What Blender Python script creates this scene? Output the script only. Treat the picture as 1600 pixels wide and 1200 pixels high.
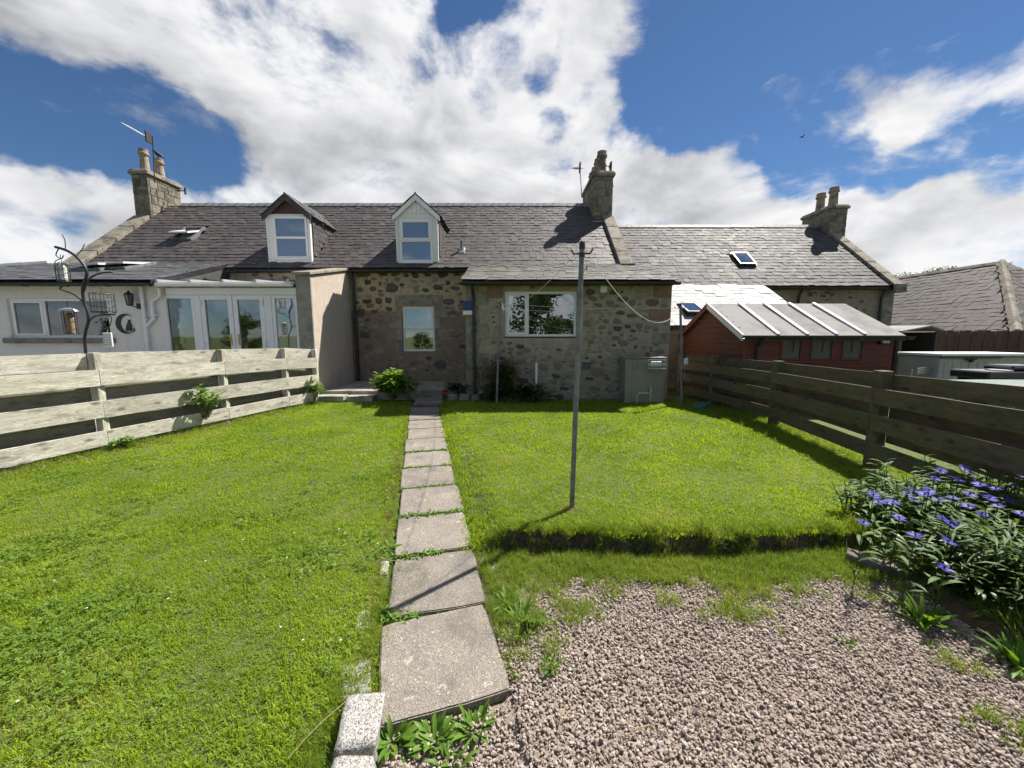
import bpy, bmesh, math, random
from math import sin, cos, pi, atan, tan, sqrt, radians as R
from mathutils import Vector as V, Matrix as MX, noise as NZ

random.seed(11)
for o in list(bpy.data.objects):
    bpy.data.objects.remove(o)
scene = bpy.context.scene
COL = scene.collection

# ------------------------------------------------------------------ camera
F = 601.0                       # focal length in photo pixels (1600 wide)
TH = atan(75 / F)               # downward pitch
EYE = V((0, 0, 1.66))
cam_d = bpy.data.cameras.new('camera')
cam_d.sensor_width = 36
cam_d.lens = F / 1600 * 36
cam_d.clip_start = 0.05
cam_d.clip_end = 3000
cam = bpy.data.objects.new('camera', cam_d)
COL.objects.link(cam)
cam.location = EYE
cam.rotation_euler = (pi / 2 - TH, 0, 0)
scene.camera = cam

# ------------------------------------------------------------------ light
SUN_EL, SUN_AZ = R(53.5), R(49.5)     # azimuth clockwise from +Y
SUN = V((sin(SUN_AZ) * cos(SUN_EL), cos(SUN_AZ) * cos(SUN_EL), sin(SUN_EL)))
sl = bpy.data.lights.new('sun', 'SUN')
sl.energy = 5.0
sl.angle = R(0.55)
sl.color = (1.0, 0.95, 0.87)
so = bpy.data.objects.new('sun', sl)
COL.objects.link(so)
so.rotation_euler = (-SUN).to_track_quat('-Z', 'Y').to_euler()
so.location = SUN * 60
vs = scene.view_settings
vs.view_transform = 'Standard'
vs.look = 'None'
vs.exposure = 1.0
vs.gamma = 1.0
vs.use_curve_mapping = False
SKY_STRENGTH = 0.11
cy = scene.cycles
cy.use_adaptive_sampling = True
cy.adaptive_threshold = 0.02
cy.adaptive_min_samples = 16
cy.max_bounces = 6
cy.diffuse_bounces = 3
cy.glossy_bounces = 3
cy.transmission_bounces = 4
cy.transparent_max_bounces = 8
cy.caustics_reflective = False
cy.caustics_refractive = False

_c, _s = cos(TH), sin(TH)
def ray(px, py):
    v = (py - 600) / F
    return V(((px - 800) / F, _c - _s * v, -_s - _c * v))
def atY(px, py, Y):
    d = ray(px, py); return EYE + d * (Y / d.y)
def atX(px, py, X):
    d = ray(px, py); return EYE + d * (X / d.x)
def atZ(px, py, z):
    d = ray(px, py); return EYE + d * ((z - EYE.z) / d.z)
def atP(px, py, P, N):
    d = ray(px, py); return EYE + d * ((P - EYE).dot(N) / d.dot(N))

# ------------------------------------------------------------------ world: Nishita sky with a procedural cloud layer
class NT:
    def __init__(s, t): s.t = t
    def n(s, typ, **kw):
        nd = s.t.nodes.new(typ)
        for k, v in kw.items():
            setattr(nd, k, v)
        return nd
    def l(s, a, b): s.t.links.new(a, b)
    def put(s, sock, val):
        if hasattr(val, 'is_output'): s.l(val, sock)
        else: sock.default_value = val
    def math(s, op, a, b=0.0, c=None, clamp=False):
        m = s.n('ShaderNodeMath', operation=op, use_clamp=clamp)
        s.put(m.inputs[0], a); s.put(m.inputs[1], b)
        if c is not None: s.put(m.inputs[2], c)
        return m.outputs[0]
    def vmath(s, op, a, b=None, scale=None):
        m = s.n('ShaderNodeVectorMath', operation=op)
        s.put(m.inputs[0], a)
        if b is not None: s.put(m.inputs[1], b)
        if scale is not None: s.put(m.inputs['Scale'], scale)
        return m.outputs['Value'] if op == 'DOT_PRODUCT' else m.outputs[0]
    def noise(s, vec, scale, detail=4, rough=.55, dist=0.0):
        m = s.n('ShaderNodeTexNoise')
        s.put(m.inputs['Vector'], vec)
        m.inputs['Scale'].default_value = scale; m.inputs['Detail'].default_value = detail
        m.inputs['Roughness'].default_value = rough; m.inputs['Distortion'].default_value = dist
        return m.outputs[0]
    def ramp(s, fac, lo, hi, a=0.0, b=1.0, smooth=True):
        m = s.n('ShaderNodeMapRange', interpolation_type='SMOOTHSTEP' if smooth else 'LINEAR')
        s.put(m.inputs[0], fac)
        for i, v in zip((1, 2, 3, 4), (lo, hi, a, b)): s.put(m.inputs[i], v)
        return m.outputs[0]
    def mix(s, fac, a, b, blend='MIX'):
        m = s.n('ShaderNodeMix', data_type='RGBA', blend_type=blend)
        s.put(m.inputs[0], fac)
        for i, v in ((6, a), (7, b)):
            if hasattr(v, 'is_output'): s.l(v, m.inputs[i])
            else: m.inputs[i].default_value = (*v[:3], 1)
        return m.outputs[2]

world = bpy.data.worlds.new('World')
scene.world = world
world.use_nodes = True
world.cycles.sampling_method = 'MANUAL'
world.cycles.sample_map_resolution = 384
wt = NT(world.node_tree)
world.node_tree.nodes.clear()
w_out = wt.n('ShaderNodeOutputWorld')
w_bg = wt.n('ShaderNodeBackground')
w_bg.inputs['Strength'].default_value = SKY_STRENGTH
wt.l(w_bg.outputs[0], w_out.inputs[0])
sky = wt.n('ShaderNodeTexSky', sky_type='NISHITA')
sky.sun_disc = False
sky.sun_elevation = SUN_EL
sky.sun_rotation = SUN_AZ
sky.air_density = 1.0
sky.dust_density = 0.05
sky.ozone_density = 2.5
tc = wt.n('ShaderNodeTexCoord')
D = wt.vmath('NORMALIZE', tc.outputs['Generated'])
# big cloud masses: (photo direction, angular radius in degrees, weight)
MASS = [(60, 20, 10, .8), (20, 75, 6, .6), (200, 55, 11, .65), (140, 90, 5, .45), (350, 40, 13, .6), (520, 40, 12, .6), (600, 120, 10, .55), (440, 170, 10, .55),
        (330, 120, 9, .5), (560, 230, 11, .6), (700, 160, 8, .5), (780, 140, 6, .45), (690, 280, 10, .6), (830, 260, 8, .55),
        (850, 165, 4.5, .4), (940, 250, 8, .5), (1030, 270, 8, .55), (1120, 315, 6, .7), (1240, 325, 5.5, .7), (1380, 325, 5.5, .7),
        (1500, 330, 5.5, .7), (1600, 335, 6, .6), (620, 320, 8, .6), (760, 330, 8, .7), (900, 330, 8, .6), (1020, 340, 8, .7), (1150, 370, 8, .7), (1300, 370, 9, .7), (1440, 380, 9, .8), (1580, 400, 9, .8), (480, 300, 7, .5), (40, 420, 9, .6), (40, 285, 7, .9), (130, 310, 7, .9), (60, 255, 4, .7), (60, 370, 8, .8), (150, 270, 4, .5), (200, 340, 6, .4),
        (330, 270, 6, .4), (450, 290, 6, .4), (880, 30, 7, .55), (960, 15, 6, .5), (820, 60, 4, .35), (930, 150, 4, .9), (985, 120, 3, .8),
        (1110, 218, 2.6, .9), (1148, 198, 2, .8), (1190, 182, 2.4, .9), (1215, 178, 3, 1.0), (1260, 172, 3.5, .9), (1320, 165, 3.8, 1.2), (1390, 158, 3.8, 1.2), (1460, 148, 4, 1.2), (1530, 135, 4.2, 1.2), (1600, 125, 4.5, 1.2), (1410, 237, 2.2, .6),
        (1350, 190, 3, .6)]
CLEAR = [(120, 175, 5.5, .7), (225, 195, 6, .6), (35, 175, 4.5, .65), (300, 225, 4.5, .5), (180, 210, 4, .5), (250, 150, 4, .4), (720, 10, 3, .5), (1090, 120, 7, .7), (690, 85, 3.5, .5), (860, 110, 2.5, .4), (800, 100, 2.5, .25), (330, 225, 4, .5), (1030, 215, 3, .5), (880, 200, 2, .4), (1190, 50, 8.5, .7), (1350, 20, 8, .7),
         (1530, 5, 6.5, .7), (1080, 205, 4, .4), (1210, 230, 5.5, .5), (1290, 240, 4.5, .7), (1230, 225, 3, .6), (1360, 248, 3, .5), (1420, 268, 2.6, .5), (1490, 232, 3, .6), (1570, 235, 3.5, .7), (740, 195, 3.0, .3), (1060, 50, 7, .6), (130, 340, 2, .3)]
warp = wt.n('ShaderNodeTexNoise')
wt.l(D, warp.inputs['Vector'])
warp.inputs['Scale'].default_value = 5.0
warp.inputs['Detail'].default_value = 5
warp.inputs['Roughness'].default_value = .6
wv = wt.vmath('SUBTRACT', warp.outputs['Color'], (.5, .5, .5))
Dw = wt.vmath('NORMALIZE', wt.vmath('ADD', D, wt.vmath('SCALE', wv, scale=.12)))
def blobs(lst):
    acc = None
    for (px, py, rad, w) in lst:
        c = ray(px, py).normalized()
        r = wt.ramp(wt.vmath('DOT_PRODUCT', Dw, tuple(c)), cos(R(rad * 1.25)), cos(R(rad * .1)), 0.0, w)
        acc = r if acc is None else wt.math('ADD', acc, r)
    return wt.math('MINIMUM', acc, .8)
mass, clear = blobs(MASS), blobs(CLEAR)
def cloud_noise(vec):
    st = wt.vmath('MULTIPLY', vec, (1.0, 1.0, 1.8))
    n1 = wt.noise(st, 3.4, 12, .60, .35)
    n2 = wt.noise(st, 13.0, 7, .62)
    return wt.math('MULTIPLY_ADD', n2, .30, n1)
n0 = cloud_noise(D)
n_s = wt.noise(wt.vmath('ADD', wt.vmath('MULTIPLY', D, (1.0, 1.0, 1.8)), tuple(SUN * .05)), 3.4, 5, .55, .35)
n_a = wt.noise(wt.vmath('MULTIPLY', D, (1.0, 1.0, 1.8)), 3.4, 5, .55, .35)
dens = wt.math('ADD', wt.math('MULTIPLY_ADD', mass, .50, -.06), wt.math('MULTIPLY_ADD', n0, 1.9, -1.9 * .65))
dens = wt.math('SUBTRACT', dens, wt.math('MULTIPLY', clear, .72))
cover = wt.ramp(dens, -.16, .30)
dlo = wt.math('ADD', wt.math('MULTIPLY', mass, .50), wt.math('MULTIPLY_ADD', n_a, 1.9, -1.04))
thick = wt.ramp(dlo, .0, .55)
lit = wt.math('MULTIPLY', wt.math('SUBTRACT', n_a, n_s), 3.0)
big = wt.noise(wt.vmath('MULTIPLY', D, (1, 1, 2.4)), 2.6, 4, .5)
shade = wt.math('ADD', wt.math('MULTIPLY', thick, .72), wt.math('MULTIPLY_ADD', big, 2.4, -1.30))
shade = wt.math('SUBTRACT', shade, lit, clamp=True)
K = 1.0 / SKY_STRENGTH
ccol = wt.mix(shade, (.475 * K, .475 * K, .48 * K), (.205 * K, .212 * K, .228 * K))
skyc = wt.mix(1.0, sky.outputs[0], (.235, .31, .385), 'MULTIPLY')
wt.l(wt.mix(cover, skyc, ccol), w_bg.inputs['Color'])

# ------------------------------------------------------------------ scene-graph helpers
WM = {}
def link(o, parent=None, M=None):
    M = M or MX.Identity(4)
    COL.objects.link(o)
    if parent is not None:
        o.parent = parent
        o.matrix_parent_inverse = WM[parent.name].inverted()
    o.matrix_basis = M
    WM[o.name] = M
    return o
def tag(o, label=None, cat=None, group=None, kind=None):
    for k, v in (('label', label), ('category', cat), ('group', group), ('kind', kind)):
        if v: o[k] = v
    return o
def thing(name, label, cat, loc=(0, 0, 0), group=None):
    o = bpy.data.objects.new(name, None)
    o.empty_display_size = .2
    link(o, None, MX.Translation(V(loc)))
    return tag(o, label, cat, group)

class MB:
    """collects geometry for one mesh"""
    def __init__(s): s.v = []; s.f = []; s.rn = []; s.cur = 0.5
    def add(s, vs, fs):
        b = len(s.v)
        s.v += [tuple(p) for p in vs]
        for f in fs:
            s.f.append(tuple(b + i for i in f)); s.rn.append(s.cur)
        return s
    def hexa(s, P):     # 8 corners: bottom 0-3 ccw, top 4-7
        return s.add(P, [(3, 2, 1, 0), (4, 5, 6, 7), (0, 1, 5, 4), (1, 2, 6, 5), (2, 3, 7, 6), (3, 0, 4, 7)])
    def box(s, a, b):
        x0, y0, z0 = a; x1, y1, z1 = b
        return s.hexa([(x0, y0, z0), (x1, y0, z0), (x1, y1, z0), (x0, y1, z0), (x0, y0, z1), (x1, y0, z1), (x1, y1, z1), (x0, y1, z1)])
    def bar(s, p0, p1, w, h, up=(0, 0, 1)):
        p0, p1 = V(p0), V(p1); d = (p1 - p0).normalized(); u = V(up)
        sd = d.cross(u)
        if sd.length < 1e-4: sd = d.cross(V((0, 1, 0)))
        sd.normalize(); u = sd.cross(d)
        a, b = sd * w / 2, u * h / 2
        return s.hexa([p0 - a - b, p0 + a - b, p1 + a - b, p1 - a - b, p0 - a + b, p0 + a + b, p1 + a + b, p1 - a + b])
    def tube(s, pts, r, n=8, cap=True):
        pts = [V(p) for p in pts]; rs = r if isinstance(r, (list, tuple)) else [r] * len(pts)
        rings = []; ref = None
        for i, p in enumerate(pts):
            d = (pts[min(i + 1, len(pts) - 1)] - pts[max(i - 1, 0)]).normalized()
            if ref is None: ref = d.orthogonal().normalized()
            ref = (ref - d * ref.dot(d))
            ref = ref.normalized() if ref.length > 1e-5 else d.orthogonal().normalized()
            q = d.cross(ref)
            rings.append([p + (ref * cos(2 * pi * k / n) + q * sin(2 * pi * k / n)) * rs[i] for k in range(n)])
        vs = [q for rg in rings for q in rg]; fs = []
        for i in range(len(pts) - 1):
            for k in range(n):
                k2 = (k + 1) % n
                fs.append((i * n + k, i * n + k2, (i + 1) * n + k2, (i + 1) * n + k))
        if cap:
            fs.append(tuple(reversed(range(n)))); fs.append(tuple((len(pts) - 1) * n + k for k in range(n)))
        return s.add(vs, fs)
    def lathe(s, c, prof, n=16):   # prof = [(r, z)]
        c = V(c); vs = []; fs = []
        for r, z in prof:
            vs += [c + V((r * cos(2 * pi * k / n), r * sin(2 * pi * k / n), z)) for k in range(n)]
        for i in range(len(prof) - 1):
            for k in range(n):
                k2 = (k + 1) % n
                fs.append((i * n + k, i * n + k2, (i + 1) * n + k2, (i + 1) * n + k))
        fs.append(tuple(reversed(range(n)))); fs.append(tuple((len(prof) - 1) * n + k for k in range(n)))
        return s.add(vs, fs)
    def prism(s, poly, off):
        poly = [V(p) for p in poly]; off = V(off); n = len(poly)
        fs = [tuple(reversed(range(n))), tuple(range(n, 2 * n))]
        fs += [(i, (i + 1) % n, n + (i + 1) % n, n + i) for i in range(n)]
        return s.add(poly + [p + off for p in poly], fs)
    def mesh(s, name, mat=None, smooth=False, bevel=0, fix=True):
        m = bpy.data.meshes.new(name)
        m.from_pydata(s.v, [], s.f)
        at = m.attributes.new('rnd', 'FLOAT', 'FACE')
        at.data.foreach_set('value', s.rn)
        if bevel or fix:
            bm = bmesh.new(); bm.from_mesh(m)
            if fix: bmesh.ops.recalc_face_normals(bm, faces=bm.faces)
            if bevel:
                bmesh.ops.bevel(bm, geom=bm.edges[:], offset=bevel, segments=1, affect='EDGES', clamp_overlap=True)
            bm.to_mesh(m); bm.free()
        if smooth:
            m.polygons.foreach_set('use_smooth', [True] * len(m.polygons))
        if mat: m.materials.append(mat)
        return m
    def build(s, name, mat, parent=None, smooth=False, bevel=0, M=None, fix=True):
        return link(bpy.data.objects.new(name, s.mesh(name, mat, smooth, bevel, fix)), parent, M)

def frame_of(p0, p1, up=(0, 0, 1)):
    """matrix with local X along p0->p1, origin at p0"""
    p0, p1 = V(p0), V(p1); x = (p1 - p0).normalized(); y = V(up).cross(x).normalized(); z = x.cross(y)
    M = MX((x, y, z)).transposed().to_4x4(); M.translation = p0
    return M, (p1 - p0).length
def plank(name, p0, p1, thick, high, mat, parent, bevel=.004, warp=.004, seg=6):
    """a sawn board with its own local axes (grain runs along local X), slightly out of true"""
    M, L = frame_of(p0, p1)
    b = MB(); vs = []; r = random.Random(random.random())
    ph = r.uniform(0, 6); am = r.uniform(-warp, warp)
    for i in range(seg + 1):
        x = L * i / seg; o = am * sin(3 * i / seg + ph); e = r.uniform(-warp, warp) * .6; e2 = r.uniform(-warp, warp) * .6
        vs += [(x, -thick / 2 + o, -high / 2 + e), (x, thick / 2 + o, -high / 2 + e), (x, thick / 2 + o, high / 2 + e2), (x, -thick / 2 + o, high / 2 + e2)]
    fs = [(0, 1, 2, 3), (seg * 4 + 3, seg * 4 + 2, seg * 4 + 1, seg * 4)]
    for i in range(seg):
        for k in range(4):
            fs.append((i * 4 + k, i * 4 + (k + 1) % 4, i * 4 + 4 + (k + 1) % 4, i * 4 + 4 + k))
    b.add(vs, fs)
    return b.build(name, mat, parent, M=M)
# ------------------------------------------------------------------ materials
MT = {}
def new_mat(name):
    m = bpy.data.materials.new(name); m.use_nodes = True
    t = NT(m.node_tree); bs = m.node_tree.nodes['Principled BSDF']
    MT[name] = m
    return m, t, bs
def bump(t, bs, h, strength=.5, dist=.01):
    b = t.n('ShaderNodeBump'); b.inputs['Strength'].default_value = strength; b.inputs['Distance'].default_value = dist
    t.put(b.inputs['Height'], h); t.l(b.outputs[0], bs.inputs['Normal'])
def simple(name, c1, c2=None, scale=8, rough=.7, bmp=0, bscale=None, bdist=.005, metal=0, spec=.5, stretch=(1, 1, 1), c3=None, s3=2.0, rnd=0.0, detail=5, objrnd=0.0):
    """noise-mixed colour, optional second tone at a larger scale, optional per-piece value shift"""
    m, t, bs = new_mat(name)
    tcn = t.n('ShaderNodeTexCoord'); vec = tcn.outputs['Object']
    if stretch != (1, 1, 1): vec = t.vmath('MULTIPLY', vec, stretch)
    if objrnd:
        oi = t.n('ShaderNodeObjectInfo')
        vec = t.vmath('ADD', vec, t.vmath('SCALE', (1, 3, 7), scale=t.math('MULTIPLY', oi.outputs['Random'], 9.0)))
    n = t.noise(vec, scale, detail, .6)
    col = t.mix(t.ramp(n, .32, .68), c1, c2 or c1)
    if c3:
        n3 = t.noise(vec, s3, 5, .6)
        col = t.mix(t.ramp(n3, .48, .66), col, c3)
    if rnd:
        a = t.n('ShaderNodeAttribute', attribute_name='rnd')
        f = t.math('MULTIPLY_ADD', a.outputs['Fac'], 2 * rnd, 1 - rnd)
        col = t.vmath('SCALE', col, scale=f)
    if objrnd:
        col = t.vmath('SCALE', col, scale=t.math('MULTIPLY_ADD', oi.outputs['Random'], 2 * objrnd, 1 - objrnd))
    t.put(bs.inputs['Base Color'], col)
    bs.inputs['Roughness'].default_value = rough; bs.inputs['Metallic'].default_value = metal
    bs.inputs['Specular IOR Level'].default_value = spec
    if bmp: bump(t, bs, t.noise(vec, bscale or scale * 3, 5, .65), bmp, bdist)
    return m

def leaf_mat(name, ca, cb, trans=.45, rough=.45, use_rnd=True, tint=(1.5, 1.35, .5), patch=None, spec=.22):
    m, t, bs = new_mat(name)
    oi = t.n('ShaderNodeObjectInfo'); g = t.n('ShaderNodeNewGeometry')
    a = t.n('ShaderNodeAttribute', attribute_name='rnd')
    big = t.noise(g.outputs['Position'], 1.3, 3, .5)
    f = t.math('ADD', t.math('MULTIPLY', a.outputs['Fac'], .7), t.math('MULTIPLY', oi.outputs['Random'], .3))
    f = t.math('ADD', f, t.math('MULTIPLY_ADD', big, 1.6, -.8), clamp=True)
    col = t.mix(f, ca, cb)
    if patch:   # worn or mossy patches of the lawn itself
        n = t.noise(g.outputs['Position'], patch[1], 4, .6)
        col = t.mix(t.ramp(n, .56, .74, 0, .75), col, patch[0])
    t.l(col, bs.inputs['Base Color'])
    bs.inputs['Roughness'].default_value = rough
    bs.inputs['Specular IOR Level'].default_value = spec
    tr = t.n('ShaderNodeBsdfTranslucent')
    t.put(tr.inputs['Color'], t.mix(1.0, col, tint, 'MULTIPLY'))
    mx = t.n('ShaderNodeMixShader'); mx.inputs[0].default_value = trans
    t.l(bs.outputs[0], mx.inputs[1]); t.l(tr.outputs[0], mx.inputs[2])
    t.l(mx.outputs[0], m.node_tree.nodes['Material Output'].inputs[0])
    return m

GRASS = leaf_mat('grass_blade', (.15, .25, .016), (.34, .425, .034), .5, .5, tint=(1.4, 1.42, .45), patch=((.36, .36, .09), 1.1))
CLOVER = leaf_mat('clover_leaf', (.10, .19, .022), (.18, .27, .04), .4, .45)
LONGGRASS = leaf_mat('long_grass', (.13, .22, .025), (.24, .31, .05), .45, .45)
STRAW = leaf_mat('dry_grass', (.30, .24, .10), (.42, .34, .17), .3, .6, tint=(1.1, 1, .7))
WEED = leaf_mat('weed_leaf', (.09, .19, .025), (.16, .27, .04), .4, .45)
SHRUB = leaf_mat('shrub_leaf', (.09, .19, .025), (.17, .28, .045), .4, .45)
DARKLEAF = leaf_mat('dark_shrub_leaf', (.025, .05, .012), (.06, .10, .02), .3, .4)
OLIVE = leaf_mat('olive_shrub_leaf', (.09, .105, .025), (.17, .17, .05), .3, .45)
CORNLEAF = leaf_mat('cornflower_leaf', (.05, .11, .022), (.12, .20, .045), .38, .55, tint=(1.3, 1.3, .6))
PETAL = leaf_mat('blue_petal', (.075, .06, .50), (.17, .14, .70), .35, .5, tint=(1.2, 1.1, 1.1))
TREELEAF = leaf_mat('tree_leaf', (.03, .065, .012), (.075, .12, .025), .3, .45)
WHITEPETAL = leaf_mat('daisy_petal', (.7, .7, .66), (.8, .8, .76), .2, .6, tint=(1, 1, 1))
simple('purple_disc', (.10, .02, .09), (.2, .04, .12), 60, .8)
simple('red_petal', (.45, .02, .03), (.6, .05, .06), 30, .6)
simple('yellow_petal', (.7, .5, .03), (.6, .4, .02), 30, .6)
simple('bark', (.10, .08, .06), (.17, .14, .11), 12, .9, .6, 30)
simple('stem_green', (.07, .12, .03), (.11, .16, .05), 20, .6)

# soil under the grass, gravel bed
def ground_mat():
    m, t, bs = new_mat('ground_soil')
    g = t.n('ShaderNodeNewGeometry')
    n = t.noise(g.outputs['Position'], 14, 6, .65); n2 = t.noise(g.outputs['Position'], 1.1, 4, .6)
    c = t.mix(t.ramp(n, .3, .7), (.05, .07, .016), (.10, .13, .026))
    c = t.mix(t.ramp(n2, .45, .7), c, (.08, .11, .02))
    t.l(c, bs.inputs['Base Color']); bs.inputs['Roughness'].default_value = .95
    bump(t, bs, t.noise(g.outputs['Position'], 40, 5, .7), .8, .02)
    return m
ground_mat()
simple('bare_soil', (.035, .023, .015), (.075, .05, .034), 18, .95, .9, 45, .02, c3=(.11, .065, .04), s3=5)
simple('gravel_bed', (.20, .16, .13), (.34, .275, .23), 60, .95, 1.0, 90, .012)

def gravel_mat():
    m, t, bs = new_mat('gravel_stone')
    oi = t.n('ShaderNodeObjectInfo'); tcn = t.n('ShaderNodeTexCoord')
    cr = t.n('ShaderNodeValToRGB'); t.l(oi.outputs['Random'], cr.inputs[0])
    el = cr.color_ramp.elements
    el[0].position = 0; el[0].color = (.17, .135, .12, 1); el[1].position = 1; el[1].color = (.58, .50, .43, 1)
    for p, c in ((.12, (.34, .275, .23)), (.3, (.52, .42, .35)), (.5, (.44, .37, .32)), (.68, (.60, .50, .42)), (.82, (.50, .38, .29)), (.92, (.68, .61, .545))):
        e = el.new(p); e.color = (*c, 1)
    n = t.noise(tcn.outputs['Object'], 3.0, 6, .7)
    t.l(t.mix(t.ramp(n, .3, .75, 0, .5), cr.outputs[0], (.19, .145, .13)), bs.inputs['Base Color'])
    bs.inputs['Roughness'].default_value = .82
    bump(t, bs, t.noise(tcn.outputs['Object'], 6, 5, .7), .5, .2)
    return m
gravel_mat()

def slab_mat():
    m, t, bs = new_mat('paving_slab')
    g = t.n('ShaderNodeNewGeometry'); P = g.outputs['Position']; oi = t.n('ShaderNodeObjectInfo')
    vo = t.n('ShaderNodeTexVoronoi'); t.l(P, vo.inputs['Vector']); vo.inputs['Scale'].default_value = 165
    sx = t.n('ShaderNodeSeparateColor'); t.l(vo.outputs['Color'], sx.inputs[0])
    c = t.mix(sx.outputs[0], (.135, .117, .10), (.27, .238, .20))
    c = t.mix(t.ramp(sx.outputs[1], .985, .99), c, (.42, .38, .33))
    n = t.noise(P, 5, 6, .65); c = t.mix(t.ramp(n, .42, .72, 0, .75), c, (.105, .092, .08))
    n2 = t.noise(P, 2.2, 4, .5); c = t.mix(t.ramp(n2, .5, .75, 0, .35), c, (.38, .33, .27))
    # round lichen spots with their own outline
    v2 = t.n('ShaderNodeTexVoronoi'); t.l(t.vmath('ADD', P, t.vmath('SCALE', (1, 1, 1), scale=t.math('MULTIPLY', t.noise(P, 30, 4), .10))), v2.inputs['Vector']); v2.inputs['Scale'].default_value = 15
    s2 = t.n('ShaderNodeSeparateColor'); t.l(v2.outputs['Color'], s2.inputs[0])
    spot = t.math('MULTIPLY', t.ramp(v2.outputs['Distance'], .34, .28), t.ramp(s2.outputs[0], .91, .93))
    c = t.mix(t.math('MULTIPLY', spot, .55), c, (.40, .37, .31))
    c = t.vmath('SCALE', c, scale=t.math('MULTIPLY_ADD', oi.outputs['Random'], .24, .88))
    t.l(c, bs.inputs['Base Color']); bs.inputs['Roughness'].default_value = .9
    h = t.math('ADD', vo.outputs['Distance'], t.math('MULTIPLY', t.noise(P, 30, 4, .6), 1.2))
    bump(t, bs, h, .7, .004)
    return m
slab_mat()
def granite_mat():
    m, t, bs = new_mat('granite')
    tcn = t.n('ShaderNodeTexCoord'); P = tcn.outputs['Object']
    vo = t.n('ShaderNodeTexVoronoi'); t.l(P, vo.inputs['Vector']); vo.inputs['Scale'].default_value = 210
    sx = t.n('ShaderNodeSeparateColor'); t.l(vo.outputs['Color'], sx.inputs[0])
    c = t.mix(t.ramp(sx.outputs[0], .2, .8), (.22, .21, .195), (.42, .405, .375))
    c = t.mix(t.ramp(sx.outputs[1], .86, .88), c, (.09, .085, .08))
    c = t.mix(t.ramp(t.noise(P, 9, 5, .6), .5, .75, 0, .6), c, (.30, .29, .24))
    t.l(c, bs.inputs['Base Color']); bs.inputs['Roughness'].default_value = .85
    bump(t, bs, t.noise(P, 26, 6, .7), .8, .012)
granite_mat()
simple('concrete', (.27, .25, .22), (.38, .35, .31), 9, .9, .5, 60, c3=(.17, .16, .14), s3=3)
# masonry
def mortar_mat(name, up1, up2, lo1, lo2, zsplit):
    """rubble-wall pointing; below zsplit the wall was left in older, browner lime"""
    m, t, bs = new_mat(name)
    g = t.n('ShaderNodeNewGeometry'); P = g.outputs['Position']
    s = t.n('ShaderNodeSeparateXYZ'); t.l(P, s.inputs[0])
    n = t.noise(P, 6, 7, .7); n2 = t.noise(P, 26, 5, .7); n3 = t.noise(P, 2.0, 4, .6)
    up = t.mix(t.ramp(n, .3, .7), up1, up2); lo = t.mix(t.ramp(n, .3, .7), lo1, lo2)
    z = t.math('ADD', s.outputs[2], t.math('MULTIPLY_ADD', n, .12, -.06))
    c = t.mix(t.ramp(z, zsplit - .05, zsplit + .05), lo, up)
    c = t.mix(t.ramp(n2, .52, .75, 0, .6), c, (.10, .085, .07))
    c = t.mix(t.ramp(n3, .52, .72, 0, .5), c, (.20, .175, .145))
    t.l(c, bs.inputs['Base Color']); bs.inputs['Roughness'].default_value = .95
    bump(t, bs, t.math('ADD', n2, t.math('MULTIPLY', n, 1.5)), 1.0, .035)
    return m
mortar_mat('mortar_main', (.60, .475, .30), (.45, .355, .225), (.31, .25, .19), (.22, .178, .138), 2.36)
mortar_mat('mortar_extension', (.50, .415, .315), (.37, .305, .23), (.44, .36, .28), (.30, .25, .195), 1.2)
mortar_mat('mortar_neighbour', (.40, .33, .245), (.29, .24, .18), (.3, .25, .2), (.2, .17, .14), 0)
simple('rubble_dark', (.06, .05, .046), (.15, .125, .11), 9, .85, .8, 30, .02, rnd=.35, c3=(.16, .13, .12), s3=4)
simple('rubble_mid', (.23, .19, .155), (.34, .285, .235), 8, .9, .8, 30, .02, rnd=.35, c3=(.13, .115, .105), s3=5)
simple('rubble_pale', (.40, .335, .26), (.31, .26, .205), 8, .9, .8, 30, .02, rnd=.2, c3=(.24, .205, .165), s3=5)
simple('rubble_red', (.23, .135, .10), (.29, .19, .145), 8, .9, .8, 30, .02, rnd=.25)
simple('dressed_stone', (.30, .265, .22), (.22, .195, .165), 9, .9, .6, 40, .012, c3=(.15, .135, .115), s3=6, objrnd=.15)
simple('chimney_stone', (.255, .215, .165), (.17, .145, .115), 7, .92, .9, 30, .02, c3=(.085, .075, .062), s3=3.5, objrnd=.2)
simple('coping_stone', (.29, .25, .195), (.21, .185, .15), 6, .92, .7, 30, .012, c3=(.12, .11, .085), s3=3, objrnd=.12)
simple('chimney_clay', (.38, .30, .22), (.27, .21, .16), 7, .85, .4, 30, c3=(.12, .10, .08), s3=3)
simple('cement_render', (.34, .31, .27), (.27, .245, .21), 8, .92, .5, 60, c3=(.20, .185, .165), s3=2.5)
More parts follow.
